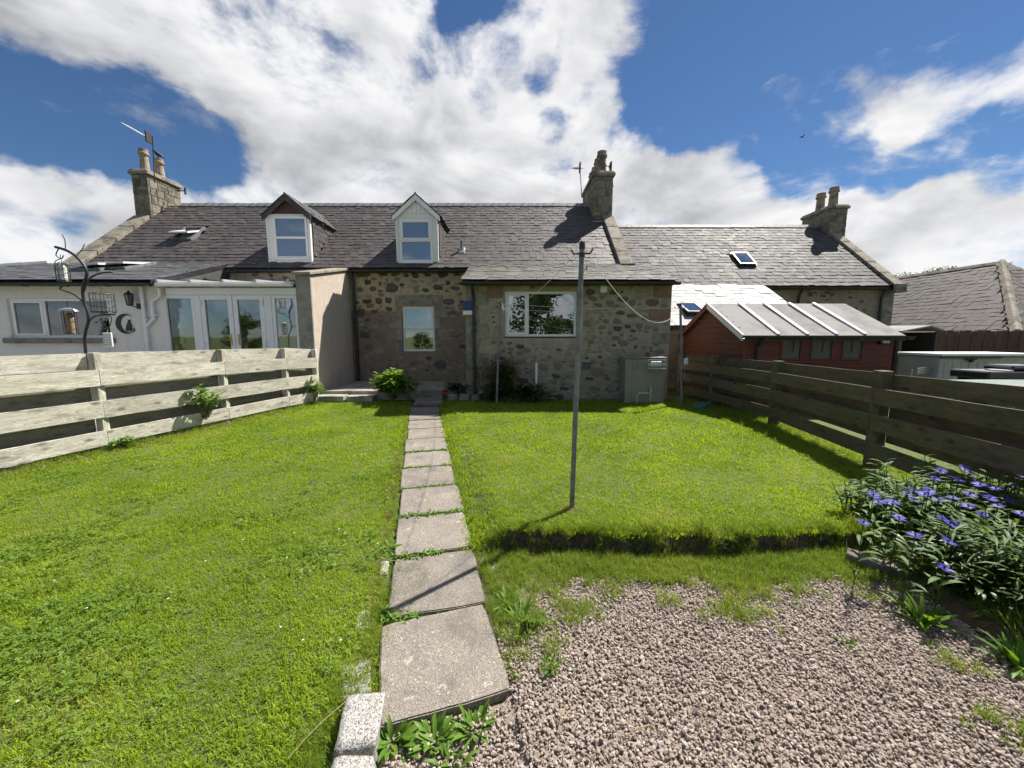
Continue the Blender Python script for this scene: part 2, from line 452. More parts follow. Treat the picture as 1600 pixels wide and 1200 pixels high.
def render_mat(name, ca, cb, stain, bscale):
    """rendered wall: coarse relief, rain streaks and a grimy foot"""
    m, t, bs = new_mat(name)
    g = t.n('ShaderNodeNewGeometry'); P = g.outputs['Position']
    c = t.mix(t.ramp(t.noise(P, 4, 5, .6), .3, .7), ca, cb)
    s1 = t.noise(t.vmath('MULTIPLY', P, (6, 6, .5)), 1.6, 6, .65); s2 = t.noise(P, 1.4, 6, .7); s3 = t.noise(P, 60, 4, .7)
    c = t.mix(t.ramp(s1, .50, .74, 0, .55), c, stain)
    c = t.mix(t.ramp(s2, .54, .74, 0, .5), c, stain)
    c = t.mix(t.ramp(s3, .5, .75, 0, .35), c, stain)
    t.l(c, bs.inputs['Base Color']); bs.inputs['Roughness'].default_value = .93
    bump(t, bs, t.math('ADD', t.noise(P, bscale, 5, .7), t.math('MULTIPLY', t.noise(P, 3, 4), 1.5)), .8, .02)
render_mat('roughcast', (.60, .51, .42), (.52, .44, .36), (.37, .31, .25), 75)
render_mat('white_harling', (.83, .79, .775), (.79, .755, .735), (.62, .585, .55), 45)
# slate: per-piece value, lichen, slight sheen
def slate_mat(name, ca, cb, cc, rough, spec, lich):
    m, t, bs = new_mat(name)
    g = t.n('ShaderNodeNewGeometry'); P = g.outputs['Position']
    a = t.n('ShaderNodeAttribute', attribute_name='rnd')
    cr = t.n('ShaderNodeValToRGB'); t.l(a.outputs['Fac'], cr.inputs[0])
    el = cr.color_ramp.elements
    el[0].color = (*ca, 1); el[1].color = (*cc, 1)
    e = el.new(.5); e.color = (*cb, 1)
    n = t.noise(P, 7, 6, .65); n2 = t.noise(P, 40, 4, .65); n3 = t.noise(P, 1.1, 4, .6)
    c = t.mix(t.ramp(n2, .45, .7, 0, .55), cr.outputs[0], lich)
    c = t.mix(t.ramp(n, .55, .75, 0, .6), c, lich)
    c = t.vmath('SCALE', c, scale=t.math('MULTIPLY_ADD', n3, .7, .65))
    t.l(c, bs.inputs['Base Color'])
    t.put(bs.inputs['Roughness'], t.math('ADD', t.math('MULTIPLY', n2, .25), t.math('MULTIPLY_ADD', a.outputs['Fac'], .14, rough - .2)))
    bs.inputs['Specular IOR Level'].default_value = spec
    bump(t, bs, t.math('ADD', n, n2), .6, .01)
    return m
slate_mat('slate_main', (.042, .036, .037), (.063, .054, .054), (.098, .084, .081), .62, .38, (.115, .10, .088))
slate_mat('slate_extension', (.082, .078, .07), (.11, .105, .094), (.145, .138, .123), .7, .28, (.17, .158, .132))
slate_mat('slate_neighbour', (.048, .043, .045), (.072, .066, .067), (.125, .115, .115), .70, .18, (.145, .133, .12))
slate_mat('slate_smooth', (.13, .13, .14), (.22, .22, .23), (.28, .28, .29), .64, .38, (.28, .28, .27))
slate_mat('slate_wing', (.045, .047, .053), (.065, .067, .074), (.10, .10, .106), .52, .4, (.15, .15, .145))
slate_mat('slate_barn', (.058, .05, .048), (.082, .071, .067), (.118, .103, .098), .7, .22, (.13, .115, .10))
simple('slate_backing', (.05, .046, .046), (.075, .07, .068), 10, .9)
simple('clay_tile', (.33, .20, .13), (.42, .28, .19), 6, .85, .5, 30)
simple('lead', (.16, .165, .175), (.24, .245, .25), 8, .5, .2, 20, metal=.3)
simple('ridge_zinc', (.20, .20, .205), (.30, .30, .30), 6, .55, .3, 30, c3=(.13, .125, .12), s3=4)
# joinery and metalwork
simple('white_upvc', (.84, .815, .83), (.81, .785, .80), 3, .32, .05, 20)
simple('white_paint', (.80, .775, .775), (.75, .73, .725), 10, .55, .2, 40)
simple('maroon_paint', (.055, .018, .018), (.08, .028, .026), 12, .55, .2, 40)
simple('black_plastic', (.018, .018, .02), (.03, .03, .032), 10, .42, .1, 30)
simple('black_metal', (.02, .02, .022), (.035, .033, .033), 20, .5, .2, 60)
simple('galvanised', (.15, .155, .165), (.22, .225, .235), 14, .5, .15, 50, metal=.3, c3=(.12, .12, .12), s3=6)
simple('aluminium', (.55, .56, .57), (.62, .62, .63), 12, .35, metal=.8)
simple('brass', (.6, .42, .12), (.5, .36, .1), 20, .3, metal=1)
simple('rope_white', (.72, .72, .70), (.62, .62, .6), 80, .8, .4, 200)
simple('boiler_green', (.25, .232, .195), (.285, .265, .225), 3, .5, .15, 60, c3=(.17, .165, .14), s3=2)
simple('box_grey', (.38, .365, .335), (.43, .41, .38), 4, .6, .1, 40)
simple('box_white', (.75, .75, .74), (.7, .7, .69), 4, .45)
simple('table_glass', (.45, .55, .52), (.55, .63, .6), 2, .12)
simple('blue_plastic', (.02, .03, .12), (.025, .04, .15), 4, .4)
simple('green_plastic', (.03, .14, .10), (.05, .2, .14), 4, .45)
simple('shed_felt', (.21, .205, .195), (.28, .275, .265), 160, .92, .8, 200, .004, c3=(.17, .165, .16), s3=1.6)
simple('curtain', (.62, .62, .60), (.55, .55, .54), 4, .9)
simple('room_wall', (.42, .38, .33), (.36, .33, .29), 2, .9)
simple('mesh_cover', (.20, .185, .15), (.12, .11, .09), 24, .8, .6, 60)
simple('seed', (.20, .13, .06), (.35, .25, .13), 120, .9, .6, 160)
simple('bird_black', (.012, .012, .014), (.02, .02, .024), 20, .5)
simple('terracotta', (.36, .15, .08), (.42, .2, .11), 12, .85)

def wood(name, ca, cb, cknot, grain_dark, rough=.85, tint=None, tint_amt=0.0, objrnd=.12):
    """sawn softwood: grain along local X, with knots and splits"""
    m, t, bs = new_mat(name)
    oi = t.n('ShaderNodeObjectInfo'); tcn = t.n('ShaderNodeTexCoord')
    P = t.vmath('ADD', tcn.outputs['Object'], t.vmath('SCALE', (3.1, 1.7, 5.3), scale=t.math('MULTIPLY', oi.outputs['Random'], 13.0)))
    wp = t.noise(t.vmath('MULTIPLY', P, (1.6, 4, 4)), 1.6, 3, .5)
    Pw = t.vmath('ADD', P, t.vmath('SCALE', (0, .35, .35), scale=wp))
    g1 = t.noise(t.vmath('MULTIPLY', Pw, (.55, 11, 11)), 3.0, 7, .68)
    g2 = t.noise(t.vmath('MULTIPLY', Pw, (1.6, 48, 48)), 1.6, 4, .65)
    c = t.mix(t.ramp(g1, .3, .7), ca, cb)
    c = t.mix(t.ramp(g2, .45, .7, 0, .7), c, grain_dark)
    vo = t.n('ShaderNodeTexVoronoi'); t.l(t.vmath('MULTIPLY', P, (3.4, 8.5, 8.5)), vo.inputs['Vector']); vo.inputs['Scale'].default_value = 1.0
    c = t.mix(t.ramp(vo.outputs['Distance'], .26, .08, 0, .9), c, cknot)
    st = t.noise(t.vmath('MULTIPLY', P, (1.3, 5, 5)), 1.7, 6, .7)
    c = t.mix(t.math('MULTIPLY', t.ramp(st, .46, .66), t.ramp(g1, .62, .40, .25, .85)), c, cknot)
    if tint: c = t.mix(t.ramp(t.noise(P, 2.3, 4, .6), .42, .7, 0, tint_amt), c, tint)
    c = t.vmath('SCALE', c, scale=t.math('MULTIPLY_ADD', oi.outputs['Random'], 2 * objrnd, 1 - objrnd))
    t.l(c, bs.inputs['Base Color']); bs.inputs['Roughness'].default_value = rough
    bump(t, bs, t.math('ADD', g1, g2), .6, .006)
    return m
wood('bleached_board', (.74, .70, .61), (.52, .48, .40), (.19, .16, .115), (.24, .205, .155), tint=(.46, .44, .32), tint_amt=.45, objrnd=.16)
wood('shaded_grey_board', (.27, .24, .19), (.19, .17, .135), (.09, .078, .06), (.10, .088, .07), tint=(.16, .16, .10), tint_amt=.5)  # unbleached rear wood; colour also carries the shade of the front boards
wood('mossy_board', (.165, .12, .072), (.11, .082, .05), (.03, .027, .02), (.045, .04, .03), tint=(.085, .10, .04), tint_amt=.6)
wood('red_board', (.18, .042, .028), (.135, .034, .025), (.10, .03, .022), (.09, .028, .02), rough=.7, objrnd=.1)
wood('orange_board', (.15, .048, .032), (.11, .038, .027), (.12, .05, .03), (.13, .055, .03), rough=.75, objrnd=.1)
wood('brown_board', (.10, .05, .035), (.07, .036, .026), (.03, .018, .014), (.035, .02, .016), rough=.75, tint=(.16, .07, .04), tint_amt=.4)

def glass(name, gl, tintc, rough=.015, clear=0.0):
    """window pane: a mirror-like share that grows at grazing angles over a dark room (or a clear view in)"""
    m, t, bs = new_mat(name)
    lw = t.n('ShaderNodeLayerWeight'); lw.inputs[0].default_value = .35
    f = t.math('MULTIPLY_ADD', lw.outputs['Fresnel'], 1 - gl, gl, clamp=True)
    gs = t.n('ShaderNodeBsdfGlossy'); gs.inputs['Roughness'].default_value = rough; gs.inputs['Color'].default_value = (.95, .97, 1, 1)
    tcn = t.n('ShaderNodeTexCoord')
    b = t.n('ShaderNodeBump'); b.inputs['Strength'].default_value = .02; b.inputs['Distance'].default_value = .05
    t.l(t.noise(tcn.outputs['Object'], 2.5, 2), b.inputs['Height']); t.l(b.outputs[0], gs.inputs['Normal'])
    if clear:
        base = t.n('ShaderNodeBsdfTransparent'); base.inputs['Color'].default_value = (clear, clear, clear, 1)
    else:
        base = t.n('ShaderNodeBsdfDiffuse'); base.inputs['Color'].default_value = (*tintc, 1)
    mx = t.n('ShaderNodeMixShader'); t.l(f, mx.inputs[0]); t.l(base.outputs[0], mx.inputs[1]); t.l(gs.outputs[0], mx.inputs[2])
    t.l(mx.outputs[0], m.node_tree.nodes['Material Output'].inputs[0])
    return m
glass('glass_dark', .30, (.02, .022, .024))
glass('glass_roof', .42, (.03, .033, .036))
glass('glass_clear', .09, (0, 0, 0), clear=.8)
glass('glass_net', .22, (.15, .16, .17))
# ------------------------------------------------------------------ ground heights
def sm(a, b, x):
    t = max(0.0, min(1.0, (x - a) / (b - a))); return t * t * (3 - 2 * t)
def lerp_pts(pts, x):
    if x <= pts[0][0]: return pts[0][1]
    for (x0, y0), (x1, y1) in zip(pts, pts[1:]):
        if x <= x1: return y0 + (y1 - y0) * (x - x0) / (x1 - x0)
    return pts[-1][1]
FENCE_L = [(-6.17, 3.62), (-5.645, 5.20), (-5.12, 6.78), (-4.72, 7.97), (-4.46, 8.70)]
PC, PD, PN = V((-.30, 1.49)), V((-.232, .973)), V((.973, .232))
PATH_END = 8.30
def path_off(x, y): return (V((x, y)) - PC).dot(PN)
def base_z(y): return .018 * max(-3.0, min(9.5, y))
def lip_y(x): return 2.74 + .03 * sin(3.1 * x + .6) + .05 * NZ.noise(V((x * 3.3, 1.7, 0))) + .03 * NZ.noise(V((x * 11, 4.1, 0)))
GR_EDGE = [(-.2, 1.80), (.0, 2.02), (.12, 2.16), (.3, 2.32), (.6, 2.43), (1.0, 2.41), (1.3, 2.35), (1.55, 2.30), (1.75, 2.40), (2.2, 2.45), (2.7, 2.40)]
def gravel_y(x): return lerp_pts(GR_EDGE, x) + .05 * NZ.noise(V((x * 9, 0, 3))) + .03 * NZ.noise(V((x * 23, 0, 3)))
def bed_x(y): return 2.50 + .05 * sin(5 * y) + .10 * sm(1.9, 2.6, y)
def ground_z(x, y):
    off = path_off(x, y); b = base_z(y)
    if off < -.33: return b - .006 + .006 * NZ.noise(V((x * 1.5, y * 1.5, 0)))
    if off < .31 and y < PATH_END + .2: return b - .035
    zr = .168 + .003 * min(y, 9.5) + .012 * NZ.noise(V((x * .9, y * .9, 3)))
    f = sm(lip_y(x) - .03, lip_y(x) + .025, y)
    t = sm(.30, .62, off)
    up = b + (zr - b) * t
    low = .012 + .004 * y + .008 * NZ.noise(V((x * 2, y * 2, 5)))
    z = low * (1 - f) + up * f
    if y < 3.2: z = max(z, low + (.15 - low) * sm(0, .16, x - bed_x(y)))
    return z

def axis(dense, lo, hi):
    a = list(dense); v, st = dense[0], .5
    pre = []
    while v > lo: v -= st; st *= 1.6; pre.append(v)
    v, st = dense[-1], .5; post = []
    while v < hi: v += st; st *= 1.6; post.append(v)
    return pre[::-1] + a + post
gx = axis([-9 + .25 * i for i in range(32)] + [-1 + .06 * i for i in range(80)] + [3.8 + .25 * i for i in range(30)], -600, 600)
gy = axis([0 + .2 * i for i in range(6)] + [1.2 + .06 * i for i in range(21)] + [2.46 + .03 * i for i in range(21)] + [3.1 + .2 * i for i in range(40)], -600, 900)
g = MB(); nx, ny = len(gx), len(gy)
g.v = [(x, y, ground_z(x, y) if -12 < x < 14 and -2 < y < 14 else base_z(y) - .01) for y in gy for x in gx]
midx = []
for j in range(ny - 1):
    for i in range(nx - 1):
        g.f.append((j * nx + i, j * nx + i + 1, (j + 1) * nx + i + 1, (j + 1) * nx + i)); g.rn.append(.5)
        x, y = (gx[i] + gx[i + 1]) / 2, (gy[j] + gy[j + 1]) / 2
        k = 0
        off = path_off(x, y)
        if abs(y - lip_y(x)) < .09 and off > .3 and x < 4: k = 1
        elif off > .25 and x < 4.2 and .3 < y < lip_y(x): k = 2 if x < bed_x(y) + .05 else 1
        elif x > -.6 and -6 < y < .3: k = 2
        elif -.5 < x < .1 and .3 <= y and (V((x, y)) - PC).dot(PD) < .03: k = 2
        elif abs(x - lerp_pts([(b_, a_) for a_, b_ in FENCE_L], y)) < .25 and 2 < y < 8.8: k = 1
        elif -14 < x < lerp_pts([(b_, a_) for a_, b_ in FENCE_L], y) - .25 and 2.5 < y < 9: k = 3   # unseen paving added to neighbour's yard to bounce neutral light on the wing
        midx.append(k)
go = g.build('ground', MT['ground_soil'], fix=False, smooth=True)
go.data.materials.append(MT['bare_soil']); go.data.materials.append(MT['gravel_bed']); go.data.materials.append(MT['concrete'])
go.data.polygons.foreach_set('material_index', midx)
tag(go, kind='structure')

# ------------------------------------------------------------------ instancing for uncountable stuff (grass, gravel)
def coll_of(name, meshes):
    c = bpy.data.collections.new(name)
    for i, m in enumerate(meshes):
        c.objects.link(bpy.data.objects.new('%s_%02d' % (name, i), m))
    return c
def scatter(name, coll, pts, label, cat):
    me = bpy.data.meshes.new(name)
    me.from_pydata([tuple(p[0]) for p in pts], [], [])
    a = me.attributes.new('rot', 'FLOAT_VECTOR', 'POINT'); a.data.foreach_set('vector', [c for p in pts for c in p[1]])
    a = me.attributes.new('sc', 'FLOAT_VECTOR', 'POINT'); a.data.foreach_set('vector', [c for p in pts for c in p[2]])
    a = me.attributes.new('idx', 'INT', 'POINT'); a.data.foreach_set('value', [p[3] for p in pts])
    o = link(bpy.data.objects.new(name, me))
    ng = bpy.data.node_groups.new(name, 'GeometryNodeTree')
    ng.interface.new_socket('Geometry', in_out='INPUT', socket_type='NodeSocketGeometry')
    ng.interface.new_socket('Geometry', in_out='OUTPUT', socket_type='NodeSocketGeometry')
    N = ng.nodes; gi = N.new('NodeGroupInput'); gout = N.new('NodeGroupOutput')
    ip = N.new('GeometryNodeInstanceOnPoints'); ci = N.new('GeometryNodeCollectionInfo')
    ci.inputs['Collection'].default_value = coll
    ci.inputs['Separate Children'].default_value = True; ci.inputs['Reset Children'].default_value = True
    ip.inputs['Pick Instance'].default_value = True
    L = ng.links
    L.new(gi.outputs[0], ip.inputs['Points']); L.new(ci.outputs[0], ip.inputs['Instance'])
    for nm, typ, sock in (('rot', 'FLOAT_VECTOR', 'Rotation'), ('sc', 'FLOAT_VECTOR', 'Scale'), ('idx', 'INT', 'Instance Index')):
        na = N.new('GeometryNodeInputNamedAttribute'); na.data_type = typ; na.inputs['Name'].default_value = nm
        out = [s for s in na.outputs if s.enabled][0]
        if sock == 'Rotation':
            er = N.new('FunctionNodeEulerToRotation'); L.new(out, er.inputs[0]); out = er.outputs[0]
        L.new(out, ip.inputs[sock])
    L.new(ip.outputs[0], gout.inputs[0])
    md = o.modifiers.new('scatter', 'NODES'); md.node_group = ng
    return tag(o, label, cat, kind='stuff')

def blade(b, p, az, lean, L, w, curl=.5):
    d = V((cos(az), sin(az), 0)); sd = V((-d.y, d.x, 0)) * w / 2
    p = V(p)
    m = p + d * L * sin(lean) * .45 + V((0, 0, L * cos(lean) * .55))
    l2 = min(lean + curl, 1.9)
    t = m + d * L * .5 * sin(l2) + V((0, 0, L * .5 * cos(l2)))
    b.cur = random.random()
    b.add([p - sd, p + sd, m + sd * .8, m - sd * .8, t], [(0, 1, 2, 3), (3, 2, 4)])
def tuft(n, rad, h0, h1, w, mat, lean=.5, curl=.6):
    b = MB()
    for _ in range(n):
        a = random.uniform(0, 2 * pi); r = rad * sqrt(random.random())
        blade(b, (r * cos(a), r * sin(a), -.004), random.uniform(0, 2 * pi), random.uniform(0, lean) ** 1.0, random.uniform(h0, h1), w * random.uniform(.7, 1.3), random.uniform(0, curl))
    return b.mesh('grass_tuft', mat, fix=False)
def clover_mesh(n, rad, mat):
    b = MB()
    for _ in range(n):
        a = random.uniform(0, 2 * pi); r = rad * sqrt(random.random())
        c = V((r * cos(a), r * sin(a), random.uniform(.018, .04)))
        t0 = random.uniform(0, 2 * pi); s = random.uniform(.0035, .0068); tilt = V((random.uniform(-.5, .5), random.uniform(-.5, .5), 1)).normalized()
        u = tilt.orthogonal().normalized(); w = tilt.cross(u); b.cur = random.random()
        for k in range(3):
            q = t0 + k * 2.094; d = u * cos(q) + w * sin(q); e = u * -sin(q) + w * cos(q)
            b.add([c, c + d * s * .8 + e * s * .7, c + d * s * 1.75 + e * s * .5, c + d * s * 1.6, c + d * s * 1.75 - e * s * .5, c + d * s * .8 - e * s * .7],
                  [(0, 1, 2, 3), (0, 3, 4, 5)])
    return b.mesh('clover_tuft', mat, fix=False)
short = coll_of('short_tuft', [tuft(46, .058, .014, .040, .0042, GRASS, 1.0, 1.0) for _ in range(8)])
far_t = coll_of('far_tuft', [tuft(38, .075, .018, .038, .0075, GRASS, .9, .8) for _ in range(6)])
clov = coll_of('clover_tuft', [clover_mesh(20, .06, CLOVER) for _ in range(6)])
longt = coll_of('long_tuft', [tuft(30, .05, .06, .13, .0035, LONGGRASS, .6, 1.1) for _ in range(6)])
strawt = coll_of('straw_tuft', [tuft(22, .05, .02, .06, .003, STRAW, 1.2, .6) for _ in range(4)])

def fence_lx(y): return lerp_pts([(b, a) for a, b in FENCE_L], y)
def on_left(x, y): return fence_lx(y) - .25 < x and path_off(x, y) < -.325 - .02 * sin(y * 9) and y < 9.0 - .35 * sm(-3.3, -2.2, x) and not (x > -.72 and y < 1.53)
def on_right(x, y): return path_off(x, y) > .30 + .02 * sin(y * 7) and x < 4.9 and lip_y(x) + .02 < y < 8.86
def pt(x, y, sc, n, tilt=.15, dz=0):
    return (V((x, y, ground_z(x, y) + dz)), (random.uniform(-tilt, tilt), random.uniform(-tilt, tilt), random.uniform(0, 6.28)), (sc, sc, sc * random.uniform(.8, 1.25)), random.randrange(n))
near_pts, far_pts, clov_pts = [], [], []
def fill(test, x0, x1, y0, y1, cl):
    y = y0
    while y < y1:
        near = y < 4.6
        st = .048 if y < 3.2 else (.058 if near else .078)
        x = x0
        while x < x1:
            xx, yy = x + random.uniform(-st, st) * .7, y + random.uniform(-st, st) * .7
            if test(xx, yy):
                dry = NZ.noise(V((xx * 1.7, yy * 1.7, 9)))
                k = 1.0 + .35 * dry
                ed = path_off(xx, yy)
                if abs(ed) < .42: k *= 1.25
                if abs(yy - lip_y(xx)) < .18 and ed > .3: k *= 1.2
                if cl and near and NZ.noise(V((xx * 1.3 + 4, yy * 1.3, 2))) + .5 * sm(-1.0, -2.6, xx) * sm(3.6, 1.5, yy) > random.uniform(.05, 1.3):
                    clov_pts.append(pt(xx, yy, random.uniform(.8, 1.25), 6))
                    if random.random() < .8: near_pts.append(pt(xx, yy, k, 8))
                elif near: near_pts.append(pt(xx, yy, k, 8))
                else: far_pts.append(pt(xx, yy, k * random.uniform(.85, 1.15), 6))
            x += st
        y += st
fill(on_left, -6.0, -.5, 1.1, 9.05, True)
fill(on_right, -1.9, 4.9, 2.7, 8.9, False)
scatter('lawn_grass', short, near_pts, 'short mown grass of the near lawn', 'grass')
scatter('lawn_grass', far_t, far_pts, 'short mown grass of the far lawn up to the house', 'grass')
scatter('lawn_clover', clov, clov_pts, 'clover leaves spread through the near left lawn', 'clover')
# uncut grass: over the lip, between lip and gravel, along the path, under the fences
lp = []
for _ in range(1000):
    x = random.uniform(-.2, 2.75); lip = lip_y(x)
    if path_off(x, lip) < .32: continue
    y = lip + random.gauss(.03, .05); lp.append(pt(x, y, random.uniform(.35, .7) * (1.45 if NZ.noise(V((x * 5, 8, 1))) > .15 else .9), 6, .55))
for _ in range(2600):
    x = random.uniform(-.25, 2.7); a, b_ = gravel_y(x), lip_y(x) - .085
    y = a - .05 + (b_ - a + .05) * random.random() ** .7
    if path_off(x, y) < .31 or NZ.noise(V((x * 4, y * 4, 7))) < -.5: continue
    lp.append(pt(x, y, random.uniform(.35, .75), 6, .3))
for _ in range(520):
    s = random.uniform(.0, 7.0); sd = random.choice((-.335, .325)); p = PC + PD * s + PN * (sd + random.gauss(0, .02))
    lp.append(pt(p.x, p.y, random.uniform(.3, .6), 6, .4, 0 if sd < 0 else .0))
for _ in range(700):
    y = random.uniform(3.2, 9.3); x = fence_lx(y) + random.gauss(.12, .14); lp.append(pt(x, y, random.uniform(.4, .9), 6, .4))
for _ in range(900):
    y = random.uniform(2.9, 8.7); x = 4.25 + random.gauss(-.05, .25); lp.append(pt(x, y, random.uniform(.4, .95), 6, .4))
for (cx, cy, n, r) in ((.12, 2.02, 60, .13), (.42, 2.12, 16, .06), (.62, 2.27, 14, .05), (.98, 2.2, 8, .05), (1.42, 2.22, 50, .14), (1.33, 2.1, 14, .06), (1.9, 2.3, 8, .05), (2.25, 2.3, 18, .12), (.19, 1.72, 6, .03), (2.2, 1.75, 10, .05), (2.1, 1.38, 18, .07)):
    for _ in range(n): lp.append(pt(cx + random.gauss(0, r), cy + random.gauss(0, r), random.uniform(.4, .95), 6, .4))
for _ in range(260):
    x = random.uniform(2.5, 3.5); y = random.uniform(1.45, 2.6); lp.append(pt(x, y, random.uniform(.5, 1.3), 6, .8))
for k in range(14):       # thin growth in the slab joints
    for _ in range(26 if k in (1, 2, 5, 6, 7) else 10):
        p = PC + PD * (.62 * (k + 1) - .012 + random.gauss(0, .012)) + PN * random.uniform(-.29, .29)
        lp.append((V((p.x, p.y, base_z(p.y) - .015)), (random.uniform(-.5, .5), random.uniform(-.5, .5), random.uniform(0, 6)), (.35, .35, .3), random.randrange(6)))
for _ in range(330):      # tufts round the granite blocks
    x = random.uniform(-.80, -.56); y = random.uniform(1.2, 2.5); lp.append(pt(x - .03, y, random.uniform(.35, .7), 6, .4))
scatter('long_grass', longt, lp, 'uncut longer grass along the edges of lawn, path and gravel', 'grass')
sp = []
for _ in range(260):
    y = random.uniform(3.4, 7.5); sp.append(pt(fence_lx(y) + random.gauss(.22, .12), y, random.uniform(.6, 1.3), 4, .6))
for _ in range(200):
    s = random.uniform(.1, 4.0); p = PC + PD * s + PN * (-.37 + random.gauss(0, .03)); sp.append(pt(p.x, p.y, random.uniform(.5, 1), 4, .6))
for _ in range(120):
    x = random.uniform(.2, 2.5); sp.append(pt(x, gravel_y(x) + random.gauss(.06, .08), random.uniform(.5, 1.1), 4, .6))
for _ in range(40):
    sp.append(pt(.52 + random.gauss(0, .05), 3.16 + random.gauss(0, .05), .7, 4, .4))
scatter('dry_grass', strawt, sp, 'dry straw coloured grass along path, fence and gravel edges', 'grass')

# gravel
def rock(i):
    r = random.Random(100 + i); bm = bmesh.new(); bmesh.ops.create_icosphere(bm, subdivisions=2 if i < 4 else 1, radius=1)
    sx, sy, sz = r.uniform(.8, 1.25), r.uniform(.6, .95), r.uniform(.45, .75)
    planes = [(V((r.gauss(0, 1), r.gauss(0, 1), r.gauss(0, 1))).normalized(), r.uniform(.55, .85)) for _ in range(9)]
    for v in bm.verts:
        p = v.co.copy()
        for n, d in planes:
            e = p.dot(n) - d
            if e > 0: p -= n * e
        v.co = V((p.x * sx, p.y * sy, p.z * sz))
    m = bpy.data.meshes.new('gravel_stone'); bm.to_mesh(m); bm.free(); m.materials.append(MT['gravel_stone'])
    return m
rocks = coll_of('gravel_stone', [rock(i) for i in range(10)])
gp = []
def in_gravel(x, y):
    if (V((x, y)) - PC).dot(PD) < -.005 and x < .1: return x > -.50
    return path_off(x, y) > .285 and y < gravel_y(x) + .05 and x < bed_x(y) + .06
for layer, st in ((0, .0145), (1, .0205)):
    y = 1.1
    while y < 2.6:
        x = -.52
        while x < 2.75:
            xx, yy = x + random.uniform(-.5, .5) * st, y + random.uniform(-.5, .5) * st
            if in_gravel(xx, yy):
                s = random.uniform(.0045, .0108) * random.choice((1, 1, 1, 1, 1.35)) * (1.15 if layer else 1)
                gp.append((V((xx, yy, ground_z(xx, yy) + (.002 if layer == 0 else .012) + random.uniform(-.004, .006))),
                           (random.uniform(-.7, .7), random.uniform(-.7, .7), random.uniform(0, 6.28)), (s, s, s), random.randrange(10)))
            x += st
        y += st
scatter('gravel', rocks, gp, 'pinkish grey loose gravel in the foreground', 'gravel')

dl = []
for _ in range(170):
    x = random.uniform(.2, 2.5); y = random.uniform(1.25, 2.4)
    if in_gravel(x, y): dl.append((V((x, y, ground_z(x, y) + .024)), (random.uniform(-.4, .4), random.uniform(-.4, .4), random.uniform(0, 6.28)), (1, 1, 1), random.randrange(5)))
def bit(i):
    b = MB(); r = random.Random(i); L = r.uniform(.012, .035); w = L * r.uniform(.12, .45); b.cur = r.random()
    b.add([(-L / 2, 0, 0), (0, w / 2, .004), (L / 2, 0, .001), (0, -w / 2, .003)], [(0, 1, 2, 3)]); return b.mesh('dead_leaf', STRAW if i % 2 else MT['bark'], fix=False)
scatter('dead_leaves', coll_of('dead_leaf', [bit(i) for i in range(5)]), dl, 'dry leaf scraps and twigs lying on the gravel', 'dead leaves')

# ------------------------------------------------------------------ paving path
path = link(bpy.data.objects.new('path', MB().box((-.27, 0, -.09), (.27, .01, -.05)).mesh('path', MT['bare_soil'])), None)
tag(path, kind='structure')
ang = math.atan2(PD.x, PD.y)
def slab(name, c2, z, lx, ly, th, rot, mat, parent, rng, tilt=.008, chip=.012):
    bm = bmesh.new(); n = 8; pts = []
    for sx, sy, ex, ey in ((-1, -1, 1, 0), (1, -1, 0, 1), (1, 1, -1, 0), (-1, 1, 0, -1)):
        for k in range(n):
            t = 2 * k / n
            pts.append(V(((sx + ex * t) * lx / 2 + rng.uniform(-.003, .003) - (sx * chip * rng.random() if k == 0 else 0),
                          (sy + ey * t) * ly / 2 + rng.uniform(-.003, .003) - (sy * chip * rng.random() if k == 0 else 0), 0)))
    f = bm.faces.new([bm.verts.new(p) for p in pts])
    r = bmesh.ops.extrude_face_region(bm, geom=[f])
    for e in r['geom']:
        if isinstance(e, bmesh.types.BMVert): e.co.z -= th
    bmesh.ops.recalc_face_normals(bm, faces=bm.faces)
    top = [e for e in bm.edges if all(abs(v.co.z) < 1e-6 for v in e.verts)]
    bmesh.ops.bevel(bm, geom=top, offset=.006, segments=2, affect='EDGES')
    m = bpy.data.meshes.new(name); bm.to_mesh(m); bm.free(); m.materials.append(mat)
    M = MX.Translation((c2[0], c2[1], z)) @ MX.Rotation(-rot, 4, 'Z') @ MX.Rotation(rng.uniform(-tilt, tilt), 4, 'X') @ MX.Rotation(rng.uniform(-tilt, tilt), 4, 'Y') @ MX.Rotation(.018, 4, 'X')
    return link(bpy.data.objects.new(name, m), parent, M)
rg = random.Random(5)
for k in range(11):
    c = PC + PD * (.62 * k + .30) + PN * rg.uniform(-.012, .012)
    slab('slab', c, base_z(c.y) + .012 + rg.uniform(-.004, .004), .575 + (.012 if k == 0 else 0), .592, .05, ang + rg.uniform(-.02, .02) - (.085 if k == 0 else 0), MT['paving_slab'], path, rg)
# patio and steps at the back wall
patio = MB().box((-4.52, 8.98, .1), (-2.16, 11.1, .38)).box((-2.16, 9.3, .1), (-1.08, 11.1, .378)).build('patio', MT['concrete'], bevel=.012)
tag(patio, kind='structure')
for k in range(4):
    y0 = 8.34 + .25 * k
    slab('step', (-1.86 - .04 * k, y0 + .17), .20 + .055 * k, .62, .36, .06 + .05 * k, 0, MT['paving_slab'], path, rg, .006)
slab('slab', (-4.15, 8.82), .30, .62, .34, .12, .02, MT['concrete'], path, rg, .006)
slab('slab', (-3.5, 8.84), .29, .6, .3, .12, -.03, MT['concrete'], path, rg, .006)

